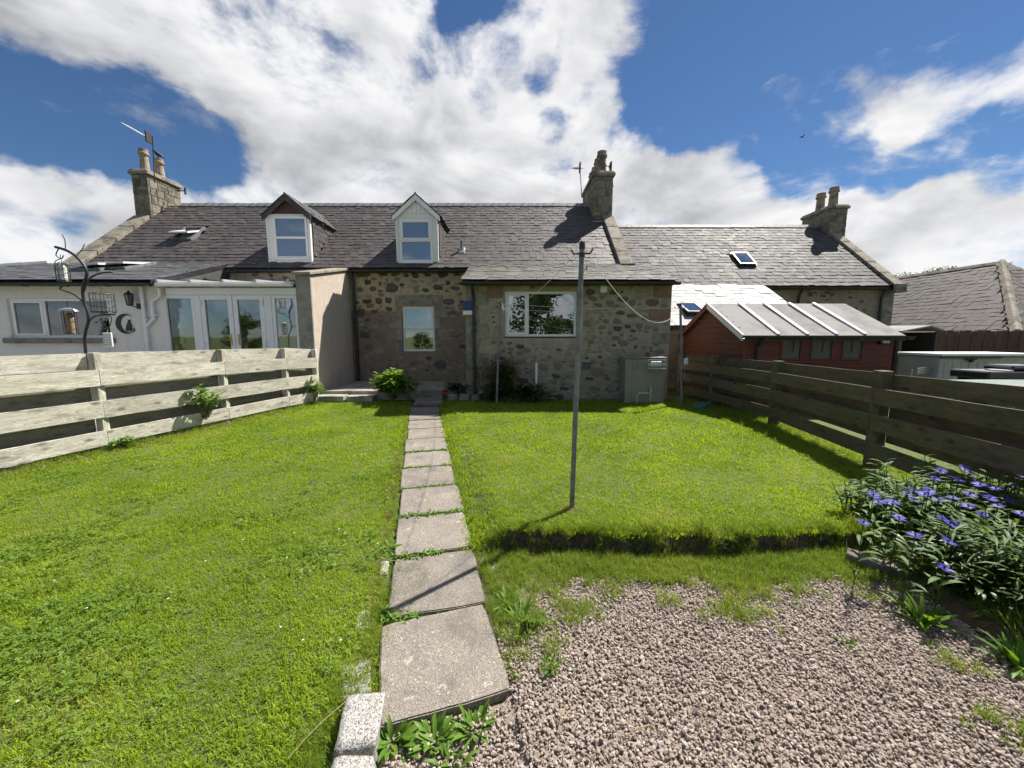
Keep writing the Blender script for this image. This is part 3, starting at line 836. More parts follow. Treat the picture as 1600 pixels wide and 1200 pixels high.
# granite edging blocks beside the path
def block(name, label, c, size, rot, mat, cat='stone', parent=None, seed=0, tilt=(0, 0), group=None):
    bm = bmesh.new(); bmesh.ops.create_cube(bm, size=1)
    bmesh.ops.subdivide_edges(bm, edges=bm.edges[:], cuts=5, use_grid_fill=True)
    for v in bm.verts:
        p = v.co.copy(); q = V([math.copysign(min(.5, abs(a)), a) for a in p])
        m2 = sorted((abs(a) for a in q), reverse=True)
        rd = max(0, (m2[0] + m2[1] - .86)) * .28 + max(0, m2[0] + m2[1] + m2[2] - 1.3) * .1
        q *= 1 - rd
        q = V((q.x * size[0], q.y * size[1], q.z * size[2]))
        n = NZ.noise_vector(q * 9 + V((seed * 7, 0, 0))) * .012 + NZ.noise_vector(q * 30 + V((seed, 5, 0))) * .004
        v.co = q + n
    m = bpy.data.meshes.new(name); bm.to_mesh(m); bm.free()
    m.polygons.foreach_set('use_smooth', [True] * len(m.polygons)); m.materials.append(mat)
    o = link(bpy.data.objects.new(name, m), parent, MX.Translation(c) @ MX.Rotation(rot, 4, 'Z') @ MX.Rotation(tilt[0], 4, 'X') @ MX.Rotation(tilt[1], 4, 'Y'))
    if label: tag(o, label, cat, group)
    return o
GRP = 'granite blocks along the left edge of the path'
block('granite_block', 'large pale square granite block at the near left corner of the path', (-.625, 1.40, .030), (.16, .225, .15), .16, MT['granite'], seed=1, tilt=(.03, .03), group=GRP)
block('granite_block', 'pale granite block cut off by the bottom edge, nearest the camera', (-.585, 1.175, .012), (.16, .19, .15), .12, MT['granite'], seed=2, tilt=(.05, 0), group=GRP)
block('granite_block', 'grey granite block half sunk in grass behind the large pale block', (-.745, 1.655, -.018), (.13, .22, .12), .40, MT['granite'], seed=3, group=GRP)
block('granite_block', 'small grey granite block almost buried, beside the second slab', (-.855, 2.03, -.008), (.08, .17, .10), .3, MT['granite'], seed=4, group=GRP)
block('granite_block', 'farthest sliver of buried grey granite edging by the third slab', (-.90, 2.52, -.002), (.06, .15, .10), .25, MT['granite'], seed=5, group=GRP)
block('edging_stone', 'long worn stone lying at the foot of the blue flowers', (2.58, 2.50, .05), (.40, .12, .12), -.75, MT['rubble_mid'], seed=6)
for k, (x, w) in enumerate(((-1.36, .22), (-1.1, .24), (-.84, .2))):
    block('edging_stone', ('pale edging block nearest the steps in the bed by the house', 'middle pale edging block in the bed by the house', 'pale edging block nearest the black downpipe in the bed')[k], (x, 8.78, .25), (w, .13, .16), .03, MT['dressed_stone'], seed=9 + k, group='edging blocks of the house bed')

# ------------------------------------------------------------------ plants
def leaf(b, p, az, el, L, w, droop=.8, fold=.25, seg=4, prof=None):
    p = V(p); h = V((cos(az), sin(az), 0)); sd = V((-sin(az), cos(az), 0)); e = el; vs = []
    b.cur = random.random()
    for i in range(seg + 1):
        t = i / seg
        ww = w * (prof(t) if prof else (sin(pi * min(1, t * .92 + .08)) ** .8)) * .5
        nrm = V((0, 0, 1)) * cos(e) - h * sin(e)
        vs += [p + sd * ww + nrm * ww * fold, p.copy(), p - sd * ww + nrm * ww * fold]
        p = p + (h * cos(e) + V((0, 0, 1)) * sin(e)) * (L / seg); e -= droop / seg
    fs = []
    for i in range(seg):
        a = i * 3; fs += [(a, a + 1, a + 4, a + 3), (a + 1, a + 2, a + 5, a + 4)]
    b.add(vs, fs)
def weed(name, label, x, y, n, L0, L1, w, mat, el=(.2, 1.1), z=None, group='weeds at the edges of path and gravel', cat='weed', droop=1.0):
    z = ground_z(x, y) if z is None else z
    t = thing(name, label, cat, (x, y, z), group)
    for k in range(n):
        b = MB(); r = random.uniform(0, .05 if n > 30 else .03)
        a = random.uniform(0, 2 * pi)
        leaf(b, (x + r * cos(a), y + r * sin(a), z), a, random.uniform(*el), random.uniform(L0, L1), w * random.uniform(.7, 1.2), random.uniform(.4, droop), .3)
        b.build('leaf', mat, t, smooth=True, fix=False)
    return t
weed('dock_weed', 'broad leaved dock weed against the near end of the path, beside the granite block', -.50, 1.40, 38, .05, .12, .026, WEED, (.1, 1.3))
weed('dock_weed', 'leafy weed below the middle of the last slab at the bottom edge', -.32, 1.40, 44, .04, .11, .024, WEED, (.1, 1.3))
weed('dock_weed', 'dense weed under the near right corner of the last slab', -.16, 1.45, 44, .04, .10, .020, WEED, (.1, 1.3))
weed('dock_weed', 'low weed on gravel at the bottom edge under the path end', -.24, 1.31, 36, .04, .09, .018, WEED, (.1, 1.3))
weed('dandelion', 'flat dandelion rosette on the joint left of the pole shadow', -.76, 2.08, 14, .045, .085, .018, WEED, (0, .6), base_z(2.08) + .014)
weed('dandelion', 'dandelion leaves over the left end of the third slab joint', -.93, 2.76, 16, .05, .09, .02, WEED, (0, .5), base_z(2.76) + .014)
weed('leafy_weed', 'tall bright weed clump between the path and the gravel', .06, 2.02, 34, .08, .17, .02, WEED, (.5, 1.4))
weed('leafy_weed', 'bright weed just left of the tallest clump at the path edge', -.02, 2.16, 22, .08, .15, .018, WEED, (.5, 1.4))
weed('leafy_weed', 'single small weed alone in the gravel near the path', .19, 1.72, 14, .04, .08, .016, WEED, (.3, 1.2))
weed('leafy_weed', 'tiny weed in the gravel at the right side', 1.78, 1.86, 10, .03, .06, .014, WEED, (.3, 1.2))
for (x, y, lab) in ((2.36, 2.02, 'broad green leaves standing in front of the flower bed'), (2.52, 1.72, 'low leafy plant at the shaded gravel edge on the right')):
    weed('leafy_plant', lab, x, y, 30, .09, .21, .03, WEED, (.4, 1.35), group='leafy plants in front of the flower bed', cat='plant')
jw = MB()
for k, n, x0, x1 in ((2, 34, -.3, .05), (1, 12, -.3, -.1), (3, 70, -.3, .29), (4, 46, -.3, .29), (5, 30, -.27, .02), (5, 14, .12, .29), (6, 26, -.28, .0), (6, 20, .06, .29), (7, 14, -.28, .29), (9, 20, -.28, .29), (10, 10, -.28, .29)):
    for _ in range(n):
        p = PC + PD * (.62 * k - .012 + random.gauss(0, .016)) + PN * random.uniform(x0, x1)
        for _ in range(3): leaf(jw, (p.x, p.y, base_z(p.y) + .008), random.uniform(0, 6.3), random.uniform(.1, .9), random.uniform(.03, .06), random.uniform(.009, .016), .8, .2, 3)
tag(jw.build('joint_weeds', WEED, smooth=True, fix=False), 'small weeds growing out of the joints between path slabs', 'weeds', kind='stuff')
dz = MB()
for _ in range(46):
    x, y = random.uniform(-3.2, -.9), random.uniform(1.25, 4.5)
    if random.random() < .35: x, y = -5.0 + random.gauss(0, .45), 4.6 + random.gauss(0, .35)
    if not on_left(x, y): continue
    c = V((x, y, ground_z(x, y) + .045))
    for k in range(9):
        a = 2 * pi * k / 9; dz.add([c, c + V((cos(a - .25), sin(a - .25), .2)) * .006, c + V((cos(a + .25), sin(a + .25), .2)) * .006], [(0, 1, 2)])
tag(dz.build('daisies', WHITEPETAL, fix=False), 'tiny white daisies dotted over the left lawn', 'daisies', kind='stuff')
for k, (px, py, L, a) in enumerate(((505, 1130, .30, 1.1), (878, 1120, .12, 1.2), (1000, 1140, .14, .4), (1100, 1130, .10, 1.4), (1500, 1040, .2, -.5), (1560, 1100, .4, -.7), (1125, 935, .12, .3))):
    p = atZ(px, py, .05); b = MB()
    b.tube([p + V((cos(a), sin(a), 0)) * L * (i / 4 - .5) + V((0, 0, .012 * sin(i))) for i in range(5)], .0022, 5)
    tag(b.build('dry_stalk', STRAW), ('long bent straw stalk beside the granite blocks', 'short dry stalk in the gravel near the path end', 'dry stalk lying left of centre in the near gravel', 'dry stalk upright in the near gravel', 'pale stalk near the flower bed corner', 'longest dry stalk in the bottom right gravel', 'dry stalk near the far gravel edge')[k], 'stalk', 'dry stalks in the gravel')

def leafy_stems(b, c, rx, ry, n, h0, h1, Lw, stem=.004, lean=.35, per=11):
    for _ in range(n):
        a = random.uniform(0, 6.283); r = sqrt(random.random())
        x, y = c[0] + rx * r * cos(a), c[1] + ry * r * sin(a); p = V((x, y, ground_z(x, y)))
        h = random.uniform(h0, h1); az = a + random.uniform(-.8, .8); ln = random.uniform(0, lean) * (.4 + r)
        tip = p + V((cos(az) * ln * h, sin(az) * ln * h, h)); b.cur = .3
        b.tube([p, p.lerp(tip, .5) - V((cos(az), sin(az), 0)) * .06 * h, tip], [stem, stem * .8, stem * .5], 4, False)
        for k in range(per):
            t = .12 + .88 * (k / per) + random.uniform(-.03, .03)
            q = p.lerp(tip, t) - V((cos(az), sin(az), 0)) * .24 * h * t * (1 - t)
            leaf(b, q, k * 2.4 + random.uniform(-.4, .4), random.uniform(.2, .95), Lw[0] * random.uniform(.7, 1.25) * (1.1 - .45 * t), Lw[1] * random.uniform(.8, 1.2), random.uniform(.6, 1.4), .3)
def cornflower(b, c, s, up):
    up = V(up).normalized(); u = up.orthogonal().normalized(); w = up.cross(u)
    for k in range(13):
        a = 2 * pi * k / 13 + random.uniform(-.15, .15); d = u * cos(a) + w * sin(a); e = up.cross(d)
        b.cur = random.random(); L = s * random.uniform(.85, 1.1); rise = random.uniform(.05, .45)
        m = c + d * L * .5 + up * L * .3 * rise
        b.add([c + e * s * .03, c - e * s * .03, m - e * s * .07, m + e * s * .07], [(0, 1, 2, 3)])
        for q in (-.5, -.17, .17, .5):
            t = m + (d + e * q * 1.1).normalized() * L * .5 + up * s * rise * .3
            b.add([m + e * s * (.07 * q * 2 - .03), m + e * s * (.07 * q * 2 + .03), t], [(0, 1, 2)])
random.seed(77)
FL = [(235, 340), (310, 340), (210, 305), (415, 285), (490, 283), (415, 330), (340, 420), (160, 445), (550, 180), (610, 215), (675, 165), (800, 148), (918, 130), (735, 235), (748, 252),
      (830, 272), (700, 300), (615, 320), (540, 330), (760, 400), (600, 450), (640, 450), (560, 425), (590, 540), (885, 490), (570, 675), (420, 510), (965, 200), (640, 232), (280, 345), (860, 180), (930, 260), (900, 330), (840, 360), (960, 400), (700, 190), (520, 220), (470, 300), (380, 300), (800, 320), (690, 360)]
for i, (label, cx, cy, rx, ry, n, h0, h1, sel) in enumerate((
        ('blue cornflower clump at the left end of the bed, overhanging the lawn corner', 2.98, 2.95, .28, .26, 34, .18, .32, lambda x: x < 380),
        ('widest blue cornflower clump in the middle of the bed', 3.35, 2.86, .36, .40, 60, .24, .44, lambda x: 380 <= x < 690),
        ('tall blue cornflower clump at the right edge of the picture', 3.95, 2.85, .55, .55, 80, .26, .50, lambda x: x >= 690))):
    t = thing('cornflower', label, 'flowers', (cx, cy, ground_z(cx, cy)), 'blue cornflower clumps')
    b = MB(); leafy_stems(b, (cx, cy), rx, ry, n, h0, h1, (.15, .024))
    heads = []
    for (zx, zy) in FL:
        if not sel(zx): continue
        px, py = 1300 + zx / 3.243, 680 + zy / 3.243
        Y = max(2.15, min(3.3, 3.1 - (py - 725) * .0068)) - .14 + random.uniform(-.05, .05)
        p = atY(px, py, Y); heads.append(p)
        gz = ground_z(p.x, p.y); b.cur = .4
        b.tube([(p.x + .03, p.y + .05, gz), (p.x + .012, p.y + .02, (gz + p.z) / 2), p], .0028, 4, False)
        for k in range(5): leaf(b, V((p.x + .012, p.y + .02, gz + (p.z - gz) * (.3 + .12 * k))), random.uniform(0, 6.3), random.uniform(.3, .9), .13, .028, 1.0, .3)
        b.cur = .1; b.lathe(p + V((0, 0, -.022)), [(.004, 0), (.009, .008), (.006, .02)], 6)
    b.build('foliage', CORNLEAF, t, smooth=True, fix=False)
    for p in heads:
        fb = MB(); cornflower(fb, p, random.uniform(.036, .050), (random.uniform(-.35, .35), random.uniform(-.5, .1), 1))
        h = fb.build('flower_head', PETAL, t, fix=False)
        cb = MB()
        for _ in range(9):
            a = random.uniform(0, 6.3); cb.bar(p, p + V((cos(a) * .008, sin(a) * .008, .014)), .0025, .0025)
        cb.build('flower_centre', MT['purple_disc'], h)
def bush(name, label, c, rx, ry, h, n, L, w, mat, cat='bush', group=None, lobes=9):
    """rounded shrub: woody stems and single leaves spread through uneven lobes"""
    t = thing(name, label, cat, c, group); c = V(c)
    st = MB(); fo = MB(); tips = []
    for _ in range(lobes):
        a = random.uniform(0, 6.283); r = sqrt(random.random()) * .72
        q = c + V((rx * r * cos(a), ry * r * sin(a), h * random.uniform(.35, .85) * (1 - .35 * r * r)))
        tips.append((q, random.uniform(.28, .5)))
        st.tube([c + V((random.uniform(-.04, .04), random.uniform(-.04, .04), -.02)), c.lerp(q, .5) + V((0, 0, .05)), q], [.012, .008, .003], 5)
    st.build('stem', MT['bark'], t)
    for k in range(n):
        q, s = random.choice(tips)
        d = V((random.gauss(0, 1), random.gauss(0, 1), random.gauss(.25, .9))).normalized()
        p = q + V((d.x * rx * s, d.y * ry * s, d.z * h * s * .75)) * random.uniform(.45, 1.08)
        if p.z < c.z: continue
        leaf(fo, p, math.atan2(d.y, d.x) + random.uniform(-.7, .7), random.uniform(-.2, .8), L * random.uniform(.6, 1.3), w * random.uniform(.7, 1.2), random.uniform(.3, 1.1), .3, 3)
    fo.build('foliage', mat, t, smooth=True, fix=False)
    return t
bush('shade_plants', 'tall shaded leafy plants spilling over the gravel at the right edge', (3.05, 2.12, .12), .45, .40, .42, 900, .13, .018, CORNLEAF, 'plants', lobes=14)
bush('low_plants', 'low dark growth on the bank between the gravel and the cornflowers', (2.78, 2.22, .10), .30, .42, .24, 620, .10, .028, DARKLEAF, 'plants', lobes=16)
bush('leafy_shrub', 'bright green rounded shrub beside the steps in front of the stone wall', (-2.72, 8.72, .18), .58, .40, .72, 1100, .12, .08, SHRUB, lobes=14)
bush('olive_shrub', 'olive brown shrub against the wall below the wide window', (-.22, 8.55, .19), .56, .26, 1.05, 1900, .08, .038, OLIVE, lobes=20)
bush('ivy', 'dark ivy spreading over the bed below the wide window', (.05, 8.42, .19), .85, .25, .42, 1300, .08, .06, DARKLEAF, 'ivy', lobes=18)
bush('bed_plants', 'low dark green plants between the steps and the black downpipe', (-1.2, 8.95, .22), .42, .16, .38, 420, .09, .045, DARKLEAF, 'plants', lobes=10)
bush('weed_tuft', 'weed growing round the foot of the pebbledashed wall at the fence end', (-4.42, 8.56, .17), .24, .2, .62, 230, .10, .035, WEED, 'weed', lobes=7)
bush('bramble', 'leafy bramble poking through the pale fence', (-5.14, 6.35, .32), .22, .32, .50, 150, .10, .06, WEED, 'weed', lobes=8)
bush('rosette_weed', 'pale weed at the foot of the pale fence near a post', (-5.50, 5.25, .09), .16, .14, .16, 90, .07, .045, WEED, 'weed', lobes=6)
bush('dark_plant', 'small dark plant behind the pale fence by the white downpipe', (-8.3, 8.5, 1.0), .14, .12, .34, 120, .08, .035, DARKLEAF, 'plant', lobes=5)
t = thing('red_flower', 'single red flower in the bed beside the steps', 'flower', (-1.5, 8.62, .2))
b = MB(); b.tube([(-1.5, 8.62, .18), (-1.5, 8.6, .3), (-1.49, 8.58, .40)], .006, 5); b.build('stem', MT['stem_green'], t)
b = MB()
for k in range(26):
    a = random.uniform(0, 6.3); leaf(b, (-1.49, 8.58, .40), a, random.uniform(-.3, 1.4), .085, .06, .7, .3, 3)
b.build('flower_head', MT['red_petal'], t, smooth=True, fix=False)
t = thing('yellow_flower', 'small yellow flower at the foot of the black downpipe', 'flower', (-.72, 8.5, .2))
b = MB(); b.tube([(-.72, 8.5, .18), (-.70, 8.45, .42)], .005, 5); b.build('stem', MT['stem_green'], t)
b = MB()
for k in range(18): leaf(b, (-.70, 8.45, .42), random.uniform(0, 6.3), random.uniform(-.3, 1.4), .06, .035, .7, .3, 3)
b.build('flower_head', MT['yellow_petal'], t, smooth=True, fix=False)
# ------------------------------------------------------------------ building helpers
def panel(x0, x1, z0, z1, Y0, Y1, holes):
    """wall between planes Y0 (front) and Y1 with rectangular openings (x0,x1,z0,z1) and their reveals"""
    b = MB(); xs = sorted({x0, x1, *[h[0] for h in holes], *[h[1] for h in holes]}); zs = sorted({z0, z1, *[h[2] for h in holes], *[h[3] for h in holes]})
    def hole(x, z): return any(h[0] < x < h[1] and h[2] < z < h[3] for h in holes)
    for xa, xb in zip(xs, xs[1:]):
        for za, zb in zip(zs, zs[1:]):
            if hole((xa + xb) / 2, (za + zb) / 2): continue
            b.add([(xa, Y0, za), (xb, Y0, za), (xb, Y0, zb), (xa, Y0, zb)], [(0, 1, 2, 3)])
            b.add([(xa, Y1, za), (xb, Y1, za), (xb, Y1, zb), (xa, Y1, zb)], [(3, 2, 1, 0)])
    for (a, c, d, e) in [(x0, x1, z0, z1)] + list(holes):
        s = 1 if (a, c, d, e) == (x0, x1, z0, z1) else -1
        for p, q in (((a, d), (c, d)), ((c, d), (c, e)), ((c, e), (a, e)), ((a, e), (a, d))):
            f = [(p[0], Y0, p[1]), (q[0], Y0, q[1]), (q[0], Y1, q[1]), (p[0], Y1, p[1])]
            b.add(f, [(3, 2, 1, 0) if s > 0 else (0, 1, 2, 3)])
    return b
def window(parent, x0, x1, z0, z1, Y, bars_v=(), bars_h=(), gl='glass_dark', fr=.055, mat='white_upvc', sill=True, sash=(), name='window', depth=.07):
    """frame, one pane per light, sill"""
    fb = MB(); w = fr
    fb.box((x0, Y, z0), (x0 + w, Y + depth, z1)).box((x1 - w, Y, z0), (x1, Y + depth, z1)).box((x0 + w, Y, z0), (x1 - w, Y + depth, z0 + w)).box((x0 + w, Y, z1 - w), (x1 - w, Y + depth, z1))
    vx = [x0 + w] + sum(([v - w / 2, v + w / 2] for v in bars_v), []) + [x1 - w]
    for v in bars_v: fb.box((v - w / 2, Y + .001, z0 + w), (v + w / 2, Y + depth - .001, z1 - w))
    hz = [z0 + w] + sum(([h - w / 2, h + w / 2] for h in bars_h), []) + [z1 - w]
    for i in range(0, len(vx), 2):
        for h in bars_h: fb.box((vx[i], Y + .002, h - w / 2), (vx[i + 1], Y + depth - .002, h + w / 2))
    win = fb.build(name, MT[mat], parent, bevel=.006)
    cells = [(vx[i], vx[i + 1], hz[j], hz[j + 1]) for i in range(0, len(vx), 2) for j in range(0, len(hz), 2)]
    for k, (a, b_, c, d) in enumerate(cells):
        yy = Y + .03
        if k in sash:        # opening light with its own proud frame
            s = .04; sb = MB()
            sb.box((a - .012, Y - .018, c - .012), (a + s, Y + .03, d + .012)).box((b_ - s, Y - .018, c - .012), (b_ + .012, Y + .03, d + .012))
            sb.box((a + s, Y - .018, c - .012), (b_ - s, Y + .03, c + s)).box((a + s, Y - .018, d - s), (b_ - s, Y + .03, d + .012))
            sb.build('sash', MT[mat], win, bevel=.005); a, b_, c, d = a + s, b_ - s, c + s, d - s; yy = Y + .005
        g_ = gl[k] if isinstance(gl, (list, tuple)) else gl
        MB().box((a, yy, c), (b_, yy + .006, d)).build('pane', MT[g_], win)
    if sill: MB().box((x0 - .03, Y - .05, z0 - .035), (x1 + .03, Y + .05, z0 - .001)).build('sill', MT[mat], win, bevel=.006)
    return win
def px_rect(px0, px1, py0, py1, Y):
    a, b_ = atY(px0, py1, Y), atY(px1, py0, Y)
    return a.x, b_.x, a.z, b_.z

SLM = {}
def slate_meshes(mat):
    if mat not in SLM:
        r = random.Random(3); lst = []
        for i in range(10):
            b = MB(); b.cur = i / 9
            j = lambda k: r.uniform(-k, k)
            P = [(-.5 + abs(j(.02)), j(.035), 0), (.5 - abs(j(.02)), j(.035), 0), (.5, 1, 0), (-.5, 1, 0)]
            b.hexa(P + [(x, y, 1) for x, y, z in P]); lst.append((b, b.mesh('slate', MT[mat])))
        SLM[mat] = lst
    return SLM[mat]
class Slates:
    def __init__(s, mat): s.mat = mat; s.e = []
    def roof(s, O, U, S, width, length, exp=.2, wr=(.15, .27), keep=None, th=.016, part=None, seed=1, lift=.022):
        O, U, S = V(O), V(U).normalized(), V(S).normalized(); N = U.cross(S)
        r = random.Random(seed); n = int(length / exp + .5); part = part
        for j in range(n):
            v = j * exp; u = -r.random() * .15
            while u < width:
                w = r.uniform(*wr); a, b_ = max(u, 0), min(u + w, width)
                u += w
                if b_ - a < .05: continue
                c = O + U * ((a + b_) / 2) + S * v
                ln = min(exp * 2.1, length - v + .03)
                if ln < .05: continue
                if keep and not keep(c + S * exp * .5): continue
                rot = r.gauss(0, .010); lf = lift + abs(r.gauss(0, .004)); v0 = r.gauss(0, .008); tl = r.gauss(0, .022)
                X = (U + S * rot + N * tl); Y = (S * ln - N * (lift * .9 + abs(r.gauss(0, .004)))).normalized() - U * rot; Z = N
                M = MX(((X * (b_ - a) * .985), Y * ln, Z * th)).transposed().to_4x4(); M.translation = c + N * lf + S * v0
                d = c - EYE
                vis = abs(d.normalized().dot(N)) * (b_ - a) * exp / d.length_squared
                q = (d.y * _c - d.z * _s)
                if q < .1 or abs(d.x / q) > 1.36: vis = 0
                k = min(9, max(0, int(r.gauss(4.5, 1.8))))
                s.e.append((vis, M, k, part, s.mat))
        return s
def finish_slates(sets, n=300, name='slate', stuff='slate_courses'):
    ev = sorted((x for s in sets for x in s.e), key=lambda t: -t[0])
    rest = {}
    for i, (vis, M, k, part, mat) in enumerate(ev):
        if i < n: link(bpy.data.objects.new(name, slate_meshes(mat)[k][1]), part, M)
        else: rest.setdefault((part.name, mat), (part, []))[1].append((M, k))
    for (pn, mat), (part, lst) in rest.items():
        b = MB(); fs = [(3, 2, 1, 0), (4, 5, 6, 7), (0, 1, 5, 4), (1, 2, 6, 5), (2, 3, 7, 6), (3, 0, 4, 7)]
        for M, k in lst:
            b.cur = k / 9; b.add([M @ V(p) for p in slate_meshes(mat)[k][0].v], fs)
        tag(b.build(stuff, MT[mat], part, fix=False), kind='stuff')
STM = {}
def stone_meshes(mat):
    if mat not in STM:
        r = random.Random(8); STM[mat] = []
        for i in range(10):
            b = MB(); b.cur = r.random(); n = 9; sq = r.uniform(2.2, 5); vs = []
            rad = []
            for k in range(n):
                a = 2 * pi * k / n + r.uniform(-.24, .24); rr = .5 / ((abs(cos(a)) ** sq + abs(sin(a)) ** sq) ** (1 / sq)) * r.uniform(.74, 1.06); rad.append((a, rr))
            for f, y in ((1.0, .5), (.96, -.45), (.78, -.85)):
                vs += [(rr * f * cos(a), y, rr * f * sin(a)) for a, rr in rad]
            vs.append((r.uniform(-.1, .1), -1.0, r.uniform(-.1, .1)))
            fs = [(l * n + k, l * n + (k + 1) % n, (l + 1) * n + (k + 1) % n, (l + 1) * n + k) for l in range(2) for k in range(n)]
            fs += [(2 * n + k, 2 * n + (k + 1) % n, 3 * n) for k in range(n)]
            b.add(vs, fs); STM[mat].append(b.mesh('stone', MT[mat]))
    return STM[mat]
def stone(parent, mat, x, z, Y, w, h, proud=.022, r=random):
    M = MX.Translation((x, Y, z)) @ MX.Rotation(r.gauss(0, .10), 4, 'Y') @ MX.Diagonal((w * r.choice((-1, 1)) if False else w, proud, h, 1))
    return link(bpy.data.objects.new('stone', r.choice(stone_meshes(mat))), parent, M)
def rubble(parent, x0, x1, z0, z1, Y, n, avoid, mats, seed, size=(.1, .36), used=None, proud=.018):
    r = random.Random(seed); used = used if used is not None else []; k = 0; tries = 0
    while k < n and tries < n * 60:
        tries += 1
        w = r.uniform(*size) * r.uniform(.6, 1); h = w * r.uniform(.42, .8); x = r.uniform(x0 + w / 2, x1 - w / 2); z = r.uniform(z0 + h / 2, z1 - h / 2)
        if any(a - w / 2 < x < b_ + w / 2 and c - h / 2 < z < d + h / 2 for a, b_, c, d in avoid): continue
        if any(((x - a) / (w + c) * 2) ** 2 + ((z - b_) / (h + d) * 2) ** 2 < .92 for a, b_, c, d in used): continue
        used.append((x, z, w, h)); k += 1
        m = r.choices([q for q, _ in mats], [p for _, p in mats])[0]
        stone(parent, m, x, z, Y, w, h, proud, r)
def dressed(parent, x0, x1, z0, z1, Y, proud=.012, mat='dressed_stone', name='stone_block', d=.05):
    return MB().box((x0, Y - proud, z0), (x1, Y + d, z1)).build(name, MT[mat], parent, bevel=.008)
def chimney(parent, x0, x1, y0, y1, z0, z1, pots, course=.24, seed=0, cap=.06, harl=False):
    r = random.Random(seed); g_ = .012
    ch = MB().box((x0 + g_, y0 + g_, z0), (x1 - g_, y1 - g_, z1)).build('chimney', MT['mortar_neighbour'], parent)
    z = z0
    while z < z1 - .05:
        h = min(course * r.uniform(.85, 1.15), z1 - z)
        if z1 - z - h < .08: h = z1 - z
        for face in 'FLR':
            a, b_ = (x0, x1) if face == 'F' else (y0 + .06, y1)
            u = a
            while u < b_ - .02:
                w = r.uniform(.22, .42)
                if b_ - u - w < .14: w = b_ - u
                p = r.uniform(0, .010)
                if face == 'F': q = ((u + .004, y0 - p, z + .004), (u + w - .004, y0 + .06, z + h - .005))
                elif face == 'L': q = ((x0 - p, u + .004, z + .004), (x0 + .05, u + w - .004, z + h - .005))
                else: q = ((x1 - .05, u + .004, z + .004), (x1 + p, u + w - .004, z + h - .005))
                MB().box(*q).build('stone_block', MT['chimney_stone'], ch, bevel=.012); u += w
        z += h
    MB().box((x0 - cap, y0 - cap, z1), (x1 + cap, y1 + cap, z1 + .11)).build('cap', MT['coping_stone'], ch, bevel=.02)
    MB().box((x0 - cap * .5, y0 - cap * .5, z1 + .111), (x1 + cap * .5, y1 + cap * .5, z1 + .16)).build('flaunching', MT['cement_render'], ch, bevel=.03)
    for (x, y, h, rad) in pots:
        MB().lathe((x, y, z1 + .12), [(rad * 1.15, 0), (rad * 1.15, h * .10), (rad, h * .14), (rad * .88, h * .70), (rad * .9, h * .74), (rad * 1.16, h * .77), (rad * 1.16, h * .84), (rad * .98, h * .87), (rad * 1.02, h), (rad * .8, h), (rad * .78, h * .85)], 16).build('chimney_pot', MT['chimney_clay'], ch, smooth=False)
    return ch
def ridge_row(parent, p0, p1, mat='ridge_zinc', seg=.5, drop=.10, half=.14):
    p0, p1 = V(p0), V(p1); L = (p1 - p0).length; n = max(1, int(L / seg)); d = (p1 - p0) / n; e = d.normalized()
    M, _ = frame_of(p0, p1)
    b = MB(); s = d.length
    b.prism([(0, -half, -drop), (0, -half * .93, -drop - .025), (0, 0, -.02), (0, half * .93, -drop - .025), (0, half, -drop), (0, .04, .022), (0, -.04, .022)], (s * .99, 0, 0))
    me = b.mesh('ridge_piece', MT[mat])
    for i in range(n):
        Mi = M.copy(); Mi.translation = p0 + d * i + V((0, 0, random.uniform(0, .008)))
        link(bpy.data.objects.new('ridge_piece', me), parent, Mi)
def gutter(parent, x0, x1, y, z, r=.055, mat='black_plastic'):
    b = MB(); n = 8; vs = []
    for x in (x0, x1):
        for k in range(n + 1):
            a = pi + pi * k / n; vs.append((x, y + r * cos(a), z + r * sin(a)))
        for k in range(n, -1, -1):
            a = pi + pi * k / n; vs.append((x, y + (r - .006) * cos(a), z + (r - .006) * sin(a)))
    m = 2 * (n + 1)
    fs = [(k, (k + 1) % m, m + (k + 1) % m, m + k) for k in range(m)] + [tuple(range(m))[::-1], tuple(range(m, 2 * m))]
    b.add(vs, fs)
    x = x0 + .4
    while x < x1:
        b.box((x - .02, y - r - .008, z - r - .006), (x + .02, y + r, z - r + .02)); x += .9
    return b.build('gutter', MT[mat], parent)
def downpipe(parent, pts, r=.036, mat='black_plastic', clips=()):
    b = MB(); b.tube(pts, r, 12)
    for c in clips: b.lathe((c[0], c[1], c[2]), [(r * 1.28, 0), (r * 1.28, .06)], 12); b.box((c[0] - .06, c[1], c[2] + .01), (c[0] + .06, c[1] + .07, c[2] + .05))
    return b.build('downpipe', MT[mat], parent, smooth=False)

# ------------------------------------------------------------------ stone cottage (whole terrace under the long roof)
WY, EVY, EVZ, TP = 11.0, 10.85, 3.52, tan(R(40))
RY, RZ = 13.94, 3.52 + (13.94 - 10.85) * tan(R(40))
def roof_z(y): return EVZ + (y - EVY) * TP
NR = V((0, -sin(R(40)), cos(R(40)))); PR = V((0, EVY, EVZ))
XL, XR = -12.30, 3.30
cot = thing('stone_cottage', 'long stone cottage with dark slate roof, two dormers and two chimneys', 'house', (-2.5, WY, .1))
KW = px_rect(630, 678, 478, 549, WY)
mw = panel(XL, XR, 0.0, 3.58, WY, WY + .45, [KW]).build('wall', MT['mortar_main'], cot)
MB().box((XL, WY + .46, 0), (XL + .4, 17, 3.58)).box((XR - .4, WY + .46, 0), (XR, 17, 3.58)).box((XL + .41, 16.6, 0), (XR - .41, 17, 3.58)).build('wall', MT['mortar_neighbour'], cot)
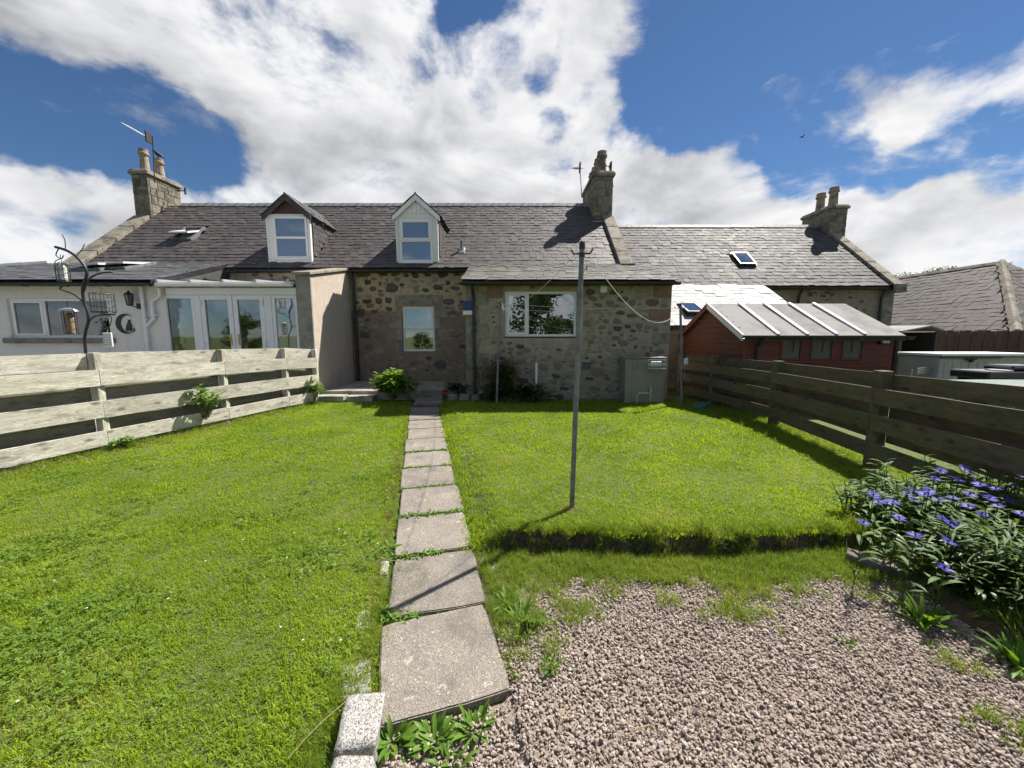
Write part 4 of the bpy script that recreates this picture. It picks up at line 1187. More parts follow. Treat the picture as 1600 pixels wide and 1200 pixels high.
rf = MB().prism([(XL + .3, 10.86, EVZ - .03), (XL + .3, RY, RZ - .03), (XL + .3, 17.05, roof_z(10.83) - .03), (XL + .3, 17.05, EVZ - .12), (XL + .3, 10.86, EVZ - .12)], (XR - XL - .6, 0, 0)).build('roof', MT['slate_backing'], cot)
# stones one can pick out in the upper wall, then the fainter rubble
ST = [(590, 470, 70, 25), (688, 470, 45, 15), (750, 470, 50, 18), (805, 475, 28, 20), (848, 475, 40, 28), (908, 473, 40, 18), (985, 470, 48, 32), (1055, 470, 35, 12), (615, 510, 32, 24), (675, 517, 18, 22),
      (733, 537, 60, 42), (783, 521, 22, 14), (960, 533, 46, 30), (1010, 512, 22, 22), (575, 545, 32, 26), (640, 541, 38, 24), (898, 548, 36, 18), (1045, 538, 48, 20), (563, 608, 25, 12), (612, 603, 44, 20),
      (668, 601, 34, 32), (716, 598, 34, 30), (582, 658, 38, 44), (718, 640, 34, 20), (1012, 605, 62, 30), (1025, 660, 48, 20), (1078, 605, 26, 14), (600, 768, 50, 36), (672, 768, 56, 30), (1040, 770, 60, 24),
      (735, 820, 30, 50), (700, 876, 60, 26), (655, 920, 74, 40), (975, 914, 66, 48), (605, 985, 60, 30), (690, 985, 30, 30), (860, 990, 40, 20), (940, 980, 26, 26), (620, 830, 46, 30), (1055, 860, 50, 28)]
used = []
for (zx, zy, zw, zh) in ST:
    p = atY(380 + zx / 3.158, 280 + zy / 3.158, WY); k = 10.75 / F / 3.158
    used.append((p.x, p.z, zw * k, zh * k))
    stone(mw, 'rubble_dark' if zy < 700 else random.choice(('rubble_dark', 'rubble_mid', 'rubble_mid')), p.x, p.z, WY, zw * k * 1.1, zh * k * 1.1, .026)
lint = (atY(616, 0, WY).x, atY(692, 0, WY).x, KW[3] + .02, KW[3] + .30)
lx0, lx1 = atY(617, 460, WY).x, atY(692, 460, WY).x
dressed(mw, lx0, lx1, KW[3] + .015, KW[3] + .30, WY, .014)
qz = KW[3]
for k in range(4):      # window jamb blocks
    h = (KW[3] - KW[2]) / 4
    for sgn in (-1, 1):
        w = .16 if (k + (sgn > 0)) % 2 else .34
        if sgn > 0: w += .25 * (k % 2)
        x = KW[1] if sgn > 0 else KW[0]
        dressed(mw, min(x, x + sgn * w) + (.004 if sgn > 0 else 0), max(x, x + sgn * w) - (0 if sgn > 0 else .004), KW[2] + h * k + .006, KW[2] + h * (k + 1) - .006, WY, .008)
avoid = [(KW[0] - .4, KW[1] + .62, KW[2] - .12, KW[3] + .33)]
rubble(mw, -4.4, -1.15, .45, 3.5, WY, 150, avoid, [('rubble_mid', 4), ('rubble_pale', 3), ('rubble_dark', .7), ('rubble_red', .8)], 3, (.08, .34), used, .018)
rubble(mw, -7.6, -4.9, 3.1, 3.52, WY, 14, [], [('rubble_mid', 4), ('rubble_dark', 4)], 4, (.12, .3), None, .02)
window(cot, *KW, WY + .06, bars_h=[KW[2] + (KW[3] - KW[2]) * .49], sill=True, fr=.05, sash=(1,))
# slates
DORM = [(-6.74, -5.55), (-3.19, -2.04)]
D_TOP, D_APEX, D_BASE = 4.97, 5.47, 3.66
EXT_X0, EXT_X1, EXT_Y, EXT_EVY, EXT_EVZ, EXT_T = -1.05, 3.60, 8.85, 8.62, 2.867, .325
def ext_z(y): return EXT_EVZ + (y - EXT_EVY) * EXT_T
VEL = atP(296, 367, PR, NR)
def keep_main(p):
    for a, b_ in DORM:
        if a - .02 < p.x < b_ + .02 and 11.0 < p.y and p.z < D_TOP: return False
    if EXT_X0 - .1 < p.x < EXT_X1 and p.z < ext_z(p.y) - .02: return False
    if p.x < -7.75 and p.z < 3.60: return False
    if abs(p.x - VEL.x) < .36 and abs(p.y - VEL.y) < .36: return False
    return True
ms = Slates('slate_main').roof((XL + .52, EVY - .04, EVZ - .034), (1, 0, 0), (0, cos(R(40)), sin(R(40))), XR - XL - .85, 4.06, .18, (.13, .23), keep_main, part=rf, seed=2)
ridge_row(rf, (XL + .95, RY, RZ + .06), (2.62, RY, RZ + .06))
# extension under the lower slate roof
WW = px_rect(789, 902, 455, 526, EXT_Y)
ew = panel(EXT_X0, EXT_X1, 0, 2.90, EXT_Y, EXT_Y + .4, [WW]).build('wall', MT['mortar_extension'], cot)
MB().box((EXT_X0, EXT_Y + .41, 0), (EXT_X0 + .35, WY - .01, 2.9)).box((EXT_X1 - .35, EXT_Y + .41, 0), (EXT_X1, WY - .01, 2.9)).build('wall', MT['mortar_extension'], cot)
er = MB().prism([(EXT_X0 - .05, EXT_EVY + .01, EXT_EVZ - .02), (EXT_X0 - .05, 11.0, ext_z(11.0) - .02), (EXT_X0 - .05, 11.0, ext_z(11.0) - .3), (EXT_X0 - .05, EXT_EVY + .25, EXT_EVZ - .09), (EXT_X0 - .05, EXT_EVY + .01, EXT_EVZ - .07)], (EXT_X1 - EXT_X0 + .05, 0, 0)).build('extension_roof', MT['slate_backing'], cot)
ea = atan(EXT_T)
es = Slates('slate_extension').roof((EXT_X0 - .07, EXT_EVY - .03, EXT_EVZ - .02), (1, 0, 0), (0, cos(ea), sin(ea)), EXT_X1 - EXT_X0 + .09, 2.52, .21, (.2, .36), None, part=er, seed=5)
finish_slates([ms, es], 300)
gutter(cot, -7.5, EXT_X0 - .06, 10.80, EVZ - .075)
gutter(cot, EXT_X0 - .1, EXT_X1 + .06, EXT_EVY - .05, EXT_EVZ - .05)
u2 = []
for (zx, zy, zw, zh, m) in ((255, 640, 70, 60, 'r'), (985, 640, 110, 60, 'r'), (970, 740, 120, 50, 'r'), (968, 842, 90, 44, 'd'), (660, 645, 40, 24, 'k'), (800, 675, 50, 22, 'k'), (760, 645, 36, 20, 'k'), (925, 690, 60, 30, 'k'),
                            (760, 975, 60, 52, 'm'), (690, 985, 60, 44, 'm'), (625, 950, 50, 30, 'm'), (835, 745, 48, 18, 'k'), (360, 877, 40, 18, 'k'), (530, 1090, 40, 24, 'k'), (550, 1055, 44, 16, 'k'), (630, 1045, 30, 24, 'm'), (680, 1055, 50, 22, 'm'), (515, 1003, 40, 20, 'k'), (520, 960, 40, 30, 'm'),
                            (150, 720, 60, 40, 'm'), (775, 800, 40, 22, 'k'), (840, 690, 30, 26, 'm')):
    p = atY(680 + zx / 2.727, 220 + zy / 2.727, EXT_Y); k = 8.7 / F / 2.727
    if m in 'rd':
        dressed(ew, max(EXT_X0 + .01, p.x - zw * k / 2), min(EXT_X1 - .01, p.x + zw * k / 2), p.z - zh * k / 2, p.z + zh * k / 2, EXT_Y, .012, {'r': 'rubble_red', 'd': 'dressed_stone'}[m])
    else: stone(ew, {'k': 'rubble_dark', 'm': 'rubble_mid'}[m], p.x, p.z, EXT_Y, zw * k * 1.1, zh * k * 1.1, .022)
    u2.append((p.x, p.z, zw * k * 1.15, zh * k * 1.15))
z = .2; k = 0
while z < 2.8:          # quoins at the left corner and beside the window
    w = .30 if k % 2 else .52; h = min(.30 + .06 * (k % 3), 2.82 - z)
    dressed(ew, EXT_X0 + .006, EXT_X0 + w, z + .006, z + h - .006, EXT_Y, .010); u2.append((EXT_X0 + w / 2, z + h / 2, w, h)); z += h; k += 1
rubble(ew, -1.0, 3.55, .15, 2.85, EXT_Y, 300, [(WW[0] - .1, WW[1] + .1, WW[2] - .1, WW[3] + .05), (-1.05, -.5, 0, 3)], [('rubble_mid', 6), ('rubble_pale', 4), ('rubble_dark', 1.3), ('rubble_red', .8)], 12, (.08, .34), u2, .016)
bx = atY(824.5, 500, EXT_Y).x
window(cot, *WW, EXT_Y + .05, bars_v=[bx], fr=.055, sash=(0,))
# skews, chimneys
def skew(x0, x1, y0, z0, y1, z1, parent, n=4, mat='coping_stone', h=.16):
    for i in range(n):
        a, b_ = i / n, (i + 1) / n - .004
        ya, za, yb, zb = y0 + (y1 - y0) * a, z0 + (z1 - z0) * a, y0 + (y1 - y0) * b_, z0 + (z1 - z0) * b_
        MB().hexa([(x0, ya, za - .1), (x1, ya, za - .1), (x1, yb, zb - .1), (x0, yb, zb - .1), (x0, ya, za + h), (x1, ya, za + h), (x1, yb, zb + h), (x0, yb, zb + h)]).build('coping', MT[mat], parent, bevel=.015)
skew(XR - .36, XR + .0, 10.72, roof_z(10.72), 13.06, roof_z(13.06), cot)
skew(XL, XL + .52, 10.72, roof_z(10.72), 13.10, roof_z(13.10), cot)
MB().box((XR - .36, 10.60, 3.36), (XR + .01, 10.86, 3.60)).build('skew_putt', MT['coping_stone'], cot, bevel=.02)
chimney(cot, 2.62, 3.25, 13.05, 14.95, 5.2, 6.74, [(2.93, 13.35, .74, .15), (2.93, 13.8, .70, .15), (2.93, 14.25, .62, .15), (2.93, 14.7, .62, .15)], seed=4)
chimney(cot, -12.30, -11.78, 13.15, 14.4, 5.2, 6.84, [(-12.04, 13.4, .74, .125), (-12.04, 13.95, .68, .13)], seed=6)
MB().box((2.60, 12.90, 5.16), (3.27, 13.04, 5.34)).build('lead_flashing', MT['lead'], cot, bevel=.01)
# dormers
def dormer(x0, x1, gable_mat, fasc_mat, win_px, seed, glm):
    Y = 11.02; cx = (x0 + x1) / 2; t = .07
    yb = EVY + (D_TOP - EVZ) / TP
    r_ = px_rect(*win_px, Y)
    d = panel(x0, x1, D_BASE - .1, D_TOP, Y, Y + .08, [r_]).build('dormer', MT['white_paint'], cot)
    # cheeks follow the roof slope
    for xa, xb in ((x0, x0 + t), (x1 - t, x1)):
        MB().prism([(xa, Y + .081, roof_z(Y + .081) - .05), (xa, yb + .05, D_TOP), (xa, Y + .081, D_TOP)], (xb - xa, 0, 0)).build('cheek', MT['slate_backing'], d)
    cs = Slates('slate_main')
    kp = lambda p: roof_z(p.y) + .02 < p.z < D_TOP - .02
    cs.roof((x1 + .003, Y + .10, D_BASE - .1), (0, 1, 0), (0, 0, 1), yb - Y, D_TOP - D_BASE + .1, .16, (.14, .2), kp, part=d, seed=seed, lift=.008)
    cs.roof((x0 - .003, yb, D_BASE - .1), (0, -1, 0), (0, 0, 1), yb - Y - .1, D_TOP - D_BASE + .1, .16, (.14, .2), kp, part=d, seed=seed + 1, lift=.008)
    finish_slates([cs], 0, stuff='cheek_slates')
    for xe in (x0 - .005, x1 - .055): MB().box((xe, Y - .022, D_BASE - .06), (xe + .06, Y - .001, D_TOP)).build('corner_board', MT['white_paint'], d, bevel=.004)
    # gable and roof
    g1 = MB().prism([(x0 + .02, Y + .005, D_TOP + .001), (x1 - .02, Y + .005, D_TOP + .001), (cx, Y + .005, D_APEX - .07)], (0, .06, 0)).build('gable', MT[gable_mat], d)
    if gable_mat == 'white_upvc':
        for k in range(1, 9):
            x = x0 + (x1 - x0) * k / 9; top = D_TOP + (D_APEX - D_TOP - .1) * (1 - abs(x - cx) / ((x1 - x0) / 2)) - .03
            if top > D_TOP + .06: MB().box((x - .05, Y - .008, D_TOP + .012), (x + .05, Y + .004, top)).build('cladding_board', MT[gable_mat], d, bevel=.004)
    ov = .07; sl = (D_APEX - D_TOP) / ((x1 - x0) / 2); ez = D_TOP - ov * sl; ridge_back = EVY + (D_APEX - EVZ) / TP + .15; eave_back = EVY + (ez - EVZ) / TP + .1
    for sg in (-1, 1):
        xe = cx + sg * ((x1 - x0) / 2 + ov)
        P = [V((cx, Y - .06, D_APEX)), V((xe, Y - .06, ez)), V((xe, eave_back, ez)), V((cx, ridge_back, D_APEX))]
        rfm = MB().prism(P, (0, 0, -.05)).build('dormer_roof', MT['slate_backing'], d)
        U = V((0, -1, 0)) if sg < 0 else V((0, 1, 0)); S = V((cx - xe, 0, D_APEX - ez)).normalized()
        O = V((xe, ridge_back, ez)) if sg < 0 else V((xe, Y - .07, ez))
        ds = Slates('slate_main'); L = (V((cx, 0, D_APEX)) - V((xe, 0, ez))).length
        ds.roof(O - S * .03, U, S, ridge_back - Y + .1, L, .16, (.14, .22), lambda p: p.y < eave_back + (ridge_back - eave_back) * (p.z - ez) / (D_APEX - ez), part=d, seed=seed + 5, lift=.01)
        finish_slates([ds], 0, stuff='dormer_slates')
        MB().hexa([(cx, Y - .085, D_APEX - .16), (cx, Y - .061, D_APEX - .16), (xe, Y - .061, ez - .14), (xe, Y - .085, ez - .14), (cx, Y - .085, D_APEX - .012), (cx, Y - .061, D_APEX - .012), (xe, Y - .061, ez - .012), (xe, Y - .085, ez - .012)]).build('bargeboard', MT[fasc_mat], d)
    MB().tube([(cx, Y - .08, D_APEX + .02), (cx, ridge_back, D_APEX + .02)], .03, 8).build('ridge', MT['lead'], d)
    MB().box((x0 - .02, Y - .06, D_BASE - .13), (x1 + .02, Y - .002, D_BASE - .02)).build('lead_apron', MT['lead'], d, bevel=.006)
    zx = r_[2] + (r_[3] - r_[2]) * .5
    fb = window(d, *r_, Y - .025, bars_h=[zx], fr=.06, sill=True, gl=glm, sash=(1,) if seed > 50 else ())
    # keep three levels: panes and sashes become pieces of the dormer itself
    for c in list(fb.children): c.parent = d; c.matrix_parent_inverse = MX.Identity(4)
    fb.name = 'window_frame'
dormer(*DORM[0], 'maroon_paint', 'slate_backing', (431, 479, 338, 404), 21, ['glass_net', 'glass_net'])
dormer(*DORM[1], 'white_upvc', 'white_upvc', (626, 675, 342, 410), 61, ['glass_net', 'glass_net'])
# roof window, vent, aerials, pipes
def roof_window(parent, c, U, S, w, l, open_a=0.0, name='roof_window', frame='lead'):
    c, U, S = V(c), V(U), V(S); N = U.cross(S)
    def q(u, s, n): return c + U * u + S * s + N * n
    f = MB()
    for (a, b_, d, e) in ((-w / 2, -w / 2 + .06, -l / 2, l / 2), (w / 2 - .06, w / 2, -l / 2, l / 2), (-w / 2 + .06, w / 2 - .06, -l / 2, -l / 2 + .06), (-w / 2 + .06, w / 2 - .06, l / 2 - .06, l / 2)):
        f.hexa([q(a, d, -.03), q(b_, d, -.03), q(b_, e, -.03), q(a, e, -.03), q(a, d, .08), q(b_, d, .08), q(b_, e, .08), q(a, e, .08)])
    fo = f.build(name, MT[frame], parent)
    MB().hexa([q(-w / 2 + .06, -l / 2 + .06, -.02), q(w / 2 - .06, -l / 2 + .06, -.02), q(w / 2 - .06, l / 2 - .06, -.02), q(-w / 2 + .06, l / 2 - .06, -.02)] + [q(-w / 2 + .06, -l / 2 + .06, .0), q(w / 2 - .06, -l / 2 + .06, .0), q(w / 2 - .06, l / 2 - .06, .0), q(-w / 2 + .06, l / 2 - .06, .0)]).build('lining', MT['white_paint'], fo)
    ca, sa = cos(open_a), sin(open_a); S2 = S * ca - N * sa; N2 = N * ca + S * sa   # lower edge swings out
    def k(u, s, n): return c + N * .09 + U * u + S2 * s + N2 * n
    w2, l2 = w * .94, l * .94; sb = MB()
    for (a, b_, d, e) in ((-w2 / 2, -w2 / 2 + .05, -l2 / 2, l2 / 2), (w2 / 2 - .05, w2 / 2, -l2 / 2, l2 / 2), (-w2 / 2 + .05, w2 / 2 - .05, -l2 / 2, -l2 / 2 + .05), (-w2 / 2 + .05, w2 / 2 - .05, l2 / 2 - .05, l2 / 2)):
        sb.hexa([k(a, d, 0), k(b_, d, 0), k(b_, e, 0), k(a, e, 0), k(a, d, .045), k(b_, d, .045), k(b_, e, .045), k(a, e, .045)])
    sb.build('sash', MT['black_plastic' if open_a < .14 else 'white_paint'], fo)
    a, b_, d, e = -w2 / 2 + .05, w2 / 2 - .05, -l2 / 2 + .05, l2 / 2 - .05
    MB().hexa([k(a, d, .02), k(b_, d, .02), k(b_, e, .02), k(a, e, .02), k(a, d, .03), k(b_, d, .03), k(b_, e, .03), k(a, e, .03)]).build('pane', MT['glass_roof'], fo)
    return fo
SM = V((0, cos(R(40)), sin(R(40))))
roof_window(cot, VEL, (1, 0, 0), SM, .62, .80, .38)
vp = atP(721, 396, PR, NR)
vb = MB().tube([vp + V((0, .05, -.05)), vp + V((0, .05, .36))], .04, 12).build('vent_pipe', MT['galvanised'], cot)
MB().hexa([vp + V((-.12, -.1, -.06)), vp + V((.12, -.1, -.06)), vp + V((.12, .18, .17)), vp + V((-.12, .18, .17)), vp + V((-.09, -.07, .02)), vp + V((.09, -.07, .02)), vp + V((.07, .12, .2)), vp + V((-.07, .12, .2))]).build('flashing', MT['lead'], vb)
dx = -4.37
downpipe(cot, [(dx - .05, 10.82, EVZ - .1), (dx - .02, 10.9, EVZ - .35), (dx - .02, 10.93, .4)], .045, clips=[(dx - .02, 10.93, z) for z in (1.2, 2.3)])
downpipe(cot, [(dx - .095, 10.95, 1.5), (dx - .095, 10.95, .4)], .022, 'brass' if False else 'terracotta')
dx = atY(740, 540, EXT_Y - .06).x
downpipe(cot, [(dx, EXT_EVY - .04, EXT_EVZ - .08), (dx + .01, EXT_Y - .06, EXT_EVZ - .35), (dx + .01, EXT_Y - .06, .2)], .036, clips=[(dx + .01, EXT_Y - .06, z) for z in (.9, 1.9, 1.75)])
p = atY(838, 580, EXT_Y - .05)
downpipe(cot, [(p.x, EXT_Y - .05, 1.05), (p.x, EXT_Y - .05, .55)], .03, 'white_upvc')
p = atY(916, 571, EXT_Y - .01); vg = MB().box((p.x - .10, EXT_Y - .03, p.z - .075), (p.x + .10, EXT_Y + .01, p.z + .075)).build('vent_grille', MT['galvanised'], cot, bevel=.004)
for k in range(4):
    for j in range(2): MB().box((p.x - .085 + .09 * j, EXT_Y - .036, p.z - .06 + .034 * k), (p.x - .005 + .09 * j, EXT_Y - .031, p.z - .042 + .034 * k)).build('slot', MT['black_plastic'], vg)
p = atY(943, 452, EXT_Y - .02); MB().box((p.x - .075, EXT_Y - .07, p.z - .075), (p.x + .075, EXT_Y + .01, p.z + .075)).build('vent_cover', MT['white_upvc'], cot, bevel=.01)
al = thing('alarm_box', 'alarm box with dark blue cover fixed at the corner of the stone extension', 'alarm box', (atY(731, 490, EXT_Y - .1).x, EXT_Y - .06, 2.05))
p = atY(731, 478, EXT_Y - .06)
MB().box((p.x - .11, EXT_Y - .10, p.z - .10), (p.x + .11, EXT_Y - .013, p.z + .10)).build('cover', MT['blue_plastic'], al, bevel=.015)
MB().box((p.x - .11, EXT_Y - .09, p.z - .20), (p.x + .10, EXT_Y - .014, p.z - .102)).build('base', MT['white_paint'], al, bevel=.01)

def aerial(label, base, top, boom, n, el, mat='aluminium'):
    t = thing('tv_aerial', label, 'aerial', base, 'tv aerials on the cottage chimneys')
    MB().tube([base, top], .014, 6).build('mast', MT['black_metal'], t)
    b0, b1 = V(boom[0]), V(boom[1]); MB().tube([b0, b1], .011, 6).build('boom', MT[mat], t)
    d = (b1 - b0).normalized(); s = d.cross(V((0, 0, 1))).normalized(); up = s.cross(d)
    eb = MB()
    for k in range(n):
        p = b0.lerp(b1, (k + .5) / n); L = el * (1 - .3 * k / n); eb.tube([p - s * L / 2, p + s * L / 2], .006, 5); eb.tube([p - up * L * .18, p + up * L * .18], .005, 5)
    eb.build('element', MT[mat], t)
    MB().box(tuple(b0 - V((.02, .1, .16))), tuple(b0 + V((.02, .1, .16)))).build('reflector', MT['black_metal'], t)
    return t
m0, m1 = atY(240, 270, 13.0), atY(238, 213, 13.0)
aerial('tv aerial with long pale boom on the left chimney', m0 - V((0, 0, .3)), m1, (atY(232, 215, 13.0), atY(193, 193, 13.2)), 13, .26)
m0, m1 = atY(909, 306, 14.9), atY(906, 262, 14.9)
aerial('tv aerial on a thin mast left of the middle chimney', m0, m1, (m1, m1 + V((-.12, .55, .18))), 5, .42, 'black_metal')
m0, m1 = atY(958, 292, 13.3), atY(954, 262, 13.3)
aerial('small tv aerial bracketed to the right side of the middle chimney', m0, m1, (m1, m1 + V((-.42, .15, .26))), 5, .30, 'black_metal')
t = thing('telephone_bracket', 'black wire bracket on the right side of the left chimney', 'bracket', atY(284, 300, 13.9))
p = atY(284, 300, 13.9); MB().tube([p + V((-.2, 0, .04)), p + V((.12, 0, .04))], .018, 6).tube([p + V((.12, 0, -.08)), p + V((.12, 0, .14))], .03, 8).build('arm', MT['black_metal'], t)

# ------------------------------------------------------------------ pebbledashed porch with white double doors
por = thing('glazed_porch', 'white framed porch with double glass doors and pebbledashed side wall', 'porch', (-6.2, 8.85, .2))
PX0, PX1 = -4.83, -4.52
MB().hexa([(PX0 + .005, 8.86, 0), (PX1, 8.86, 0), (PX1, 10.99, 0), (PX0 + .005, 10.99, 0), (PX0 + .005, 8.86, 3.00), (PX1, 8.86, 3.00), (PX1, 10.99, 3.46), (PX0 + .005, 10.99, 3.46)]).build('side_wall', MT['roughcast'], por)
MB().box((PX0 - .012, 8.80, 0), (PX1 + .012, 8.859, 3.01)).build('pillar', MT['cement_render'], por, bevel=.01)
MB().hexa([(PX0 - .05, 8.74, 3.0), (PX1 + .05, 8.74, 3.0), (PX1 + .05, 10.98, 3.47), (PX0 - .05, 10.98, 3.47), (PX0 - .05, 8.74, 3.07), (PX1 + .05, 8.74, 3.07), (PX1 + .05, 10.98, 3.54), (PX0 - .05, 10.98, 3.54)]).build('coping', MT['coping_stone'], por, bevel=.01)
PY = 8.86
def X_(px, py=500): return atY(px, py, PY).x
ztop = atY(300, 461, PY).z
rects = [('window', 258, 306, 'glass_clear'), ('door', 315, 364.5, 'glass_clear'), ('door', 365.5, 414, 'glass_clear'), ('window', 426, 463, 'glass_net')]
for nm, a, b_, g_ in rects:
    xa, xb = X_(a), X_(b_) if b_ != 463 else PX0 - .016
    fr = .105 if nm == 'door' else .075
    w_ = window(por, xa, xb, .32, ztop, PY, gl=g_, fr=fr, sill=False, name=nm, depth=.08)
    if nm == 'door':
        hx = X_(359) if a < 340 else X_(371); hz = atY(360, 531, PY).z
        MB().box((hx - .015, PY - .018, hz - .12), (hx + .015, PY - .001, hz + .12)).tube([(hx, PY - .02, hz), (hx, PY - .055, hz)], .009, 8).tube([(hx, PY - .05, hz), (hx + (-.11 if a < 340 else .11), PY - .05, hz)], .009, 8).build('handle', MT['brass'], w_)
        hg = MB(); sx = X_(a) + .02 if a < 340 else X_(b_) - .02
        for z in (.6, 1.4, 2.35): hg.box((sx - .018, PY - .03, z), (sx + .018, PY - .001, z + .12))
        hg.build('hinge', MT['white_upvc'], w_)
for a, b_ in ((306.3, 314.7), (414.3, 425.7)): MB().box((X_(a), PY - .004, .32), (X_(b_), PY + .09, ztop)).build('post', MT['white_upvc'], por, bevel=.006)
MB().box((-7.80, PY - .03, ztop + .002), (PX0 - .016, PY + .10, 2.74)).build('fascia', MT['white_upvc'], por, bevel=.01)
MB().hexa([(-7.86, 8.66, 2.80), (PX0 - .05, 8.66, 2.80), (PX0 - .05, 10.98, 2.98), (-7.86, 10.98, 2.98), (-7.86, 8.66, 2.85), (PX0 - .05, 8.66, 2.85), (PX0 - .05, 10.98, 3.03), (-7.86, 10.98, 3.03)]).build('roof', MT['white_upvc'], por, bevel=.008)
gutter(por, -7.84, PX0 - .02, 8.68, 2.80, .06, 'white_upvc')
for k in range(5):
    x = -7.80 + .72 * k; MB().hexa([(x - .025, 8.64, 2.855), (x + .025, 8.64, 2.855), (x + .025, 10.97, 3.035), (x - .025, 10.97, 3.035), (x - .025, 8.64, 2.895), (x + .025, 8.64, 2.895), (x + .025, 10.97, 3.075), (x - .025, 10.97, 3.075)]).build('glazing_bar', MT['aluminium'], por)
MB().box((-7.80, PY + .1, .1), (PX0 - .02, 10.98, .30)).build('floor', MT['room_wall'], por)
MB().box((-7.79, 10.93, .31), (PX0 - .02, 10.99, 2.95)).box((-7.83, PY + .1, .31), (-7.79, 10.92, 2.8)).build('room_lining', MT['room_wall'], por)
for a, b_ in ((322, 356), (371, 408)):
    bl = MB()
    for k in range(7): bl.box((X_(a) + .05, PY + .20, ztop - .16 - .035 * k), (X_(b_) - .02, PY + .212, ztop - .128 - .035 * k))
    bl.build('blind', MT['curtain'], por)
pf = thing('picture_frame', 'white picture frame standing inside behind the left porch window', 'picture frame', atY(287, 540, 9.4))
a = atY(277, 552, 9.4); b_ = atY(300, 525, 9.4)
MB().box((a.x, 9.4, a.z - .05), (b_.x, 9.42, b_.z)).build('frame', MT['white_paint'], pf, bevel=.006)
MB().box((a.x + .06, 9.392, a.z + .01), (b_.x - .06, 9.398, b_.z - .06)).build('picture', MT['curtain'], pf)

# ------------------------------------------------------------------ white harled wing
wing = thing('white_wing', 'low white harled house wing with grey slate lean-to roof', 'house', (-11, 8.85, .1))
WX0, WX1 = -15.4, -7.83
LW = px_rect(19, 166, 466, 528, 8.85)
ww = panel(WX0, WX1, 0, 2.80, 8.85, 9.2, [LW]).build('wall', MT['white_harling'], wing)
MB().box((WX0, 9.21, 0), (WX0 + .3, 10.98, 2.8)).build('wall', MT['white_harling'], wing)
window(wing, LW[0], LW[1], LW[2], LW[3], 8.90, bars_v=[atY(71, 500, 8.9).x], fr=.06, sash=(0,), sill=False, gl='glass_clear')
MB().box((LW[0] - .1, 8.74, LW[2] - .12), (LW[1] + .1, 8.89, LW[2] - .002)).build('sill', MT['dressed_stone'], wing, bevel=.012)
WT = .325; wz = lambda y: 2.86 + (y - 8.63) * WT
wr = MB().add([(WX0 - .1, 8.64, 2.83), (WX1 - .03, 8.64, 2.83), (WX1 - .03, 11.0, wz(11.0) - .03), (-12.95, 11.0, wz(11.0) - .03), (WX0 - .1, 11.0, 2.83),
               (WX0 - .1, 8.64, 2.78), (WX1 - .03, 8.64, 2.78), (WX1 - .03, 11.0, 2.78), (WX0 - .1, 11.0, 2.78)],
              [(0, 1, 2, 3), (0, 3, 4), (5, 8, 7, 6), (0, 5, 6, 1), (1, 6, 7, 2), (2, 7, 8, 4, 3), (4, 8, 5, 0)]).build('roof', MT['slate_backing'], wing)
wa = atan(WT)
sk2 = atY(150, 417, 10.2)
ws = Slates('slate_wing').roof((WX0 - .1, 8.60, 2.85), (1, 0, 0), (0, cos(wa), sin(wa)), WX1 - WX0 + .09, 2.5, .21, (.2, .34), lambda p: p.x > WX0 + (p.y - 8.6) * (-12.95 - WX0) / 2.4, part=wr, seed=8)
wl = sqrt(2.3 ** 2 + .76 ** 2)
finish_slates([ws], 300)
ridge_row(wr, (-12.9, 11.0, wz(11.0) + .07), (WX0, 8.6, 2.90), 'lead', .4, .05, .10)
MB().hexa([(WX1 - .05, 8.58, 2.75), (WX1 - .022, 8.58, 2.75), (WX1 - .022, 10.98, 3.53), (WX1 - .05, 10.98, 3.53), (WX1 - .05, 8.58, 2.87), (WX1 - .022, 8.58, 2.87), (WX1 - .022, 10.98, 3.65), (WX1 - .05, 10.98, 3.65)]).build('bargeboard', MT['black_plastic'], wing)
gutter(wing, WX0 - .1, WX1 - .06, 8.57, 2.79)
SW_ = V((0, cos(wa), sin(wa)))
for px, py in ((163, 421), (200, 419)):
    p = atP(px, py, V((0, 8.63, 2.86)), V((0, -sin(wa), cos(wa))))
    roof_window(wing, p + V((0, 0, .02)), (1, 0, 0), SW_, .75, .95, .16)
wx = atY(226, 500, 8.78).x; wx2 = atY(237, 470, 8.78).x
downpipe(wing, [(wx, 8.78, 2.75), (wx, 8.78, .3)], .035, 'white_upvc', [(wx, 8.78, z) for z in (1.2, 1.55, 2.0)])
downpipe(wing, [(atY(252, 450, 8.78).x, 8.72, 2.72), (atY(250, 452, 8.78).x, 8.76, 2.55), (wx2, 8.78, 2.42), (wx2, 8.78, 2.05), (wx + .02, 8.78, 1.88)], .035, 'white_upvc', [(wx2, 8.78, 2.1)])
ln = thing('wall_lantern', 'black lantern lamp on a bracket on the white wall', 'lantern', atY(205, 470, 8.84))
p = atY(202, 468, 8.70)
MB().lathe(p + V((0, 0, .10)), [(.09, 0), (.085, .015), (.02, .07), (.012, .10)], 6).build('cap', MT['black_metal'], ln)
fr_ = MB()
for k in range(6):
    a = pi / 3 * k; fr_.bar(p + V((.05 * cos(a), .05 * sin(a), -.12)), p + V((.08 * cos(a), .08 * sin(a), .10)), .012, .012)
fr_.lathe(p + V((0, 0, -.14)), [(.03, 0), (.055, .012), (.055, .03)], 6); fr_.build('cage', MT['black_metal'], ln)
MB().lathe(p + V((0, 0, -.11)), [(.04, 0), (.065, .2)], 6).build('glass', MT['glass_net'], ln)
MB().tube([p + V((.02, .02, -.13)), p + V((.10, .08, -.18)), p + V((.12, .14, -.14))], .014, 6).lathe(p + V((.12, .09, -.2)), [(.05, 0), (.05, .12)], 10).build('bracket', MT['black_metal'], ln)
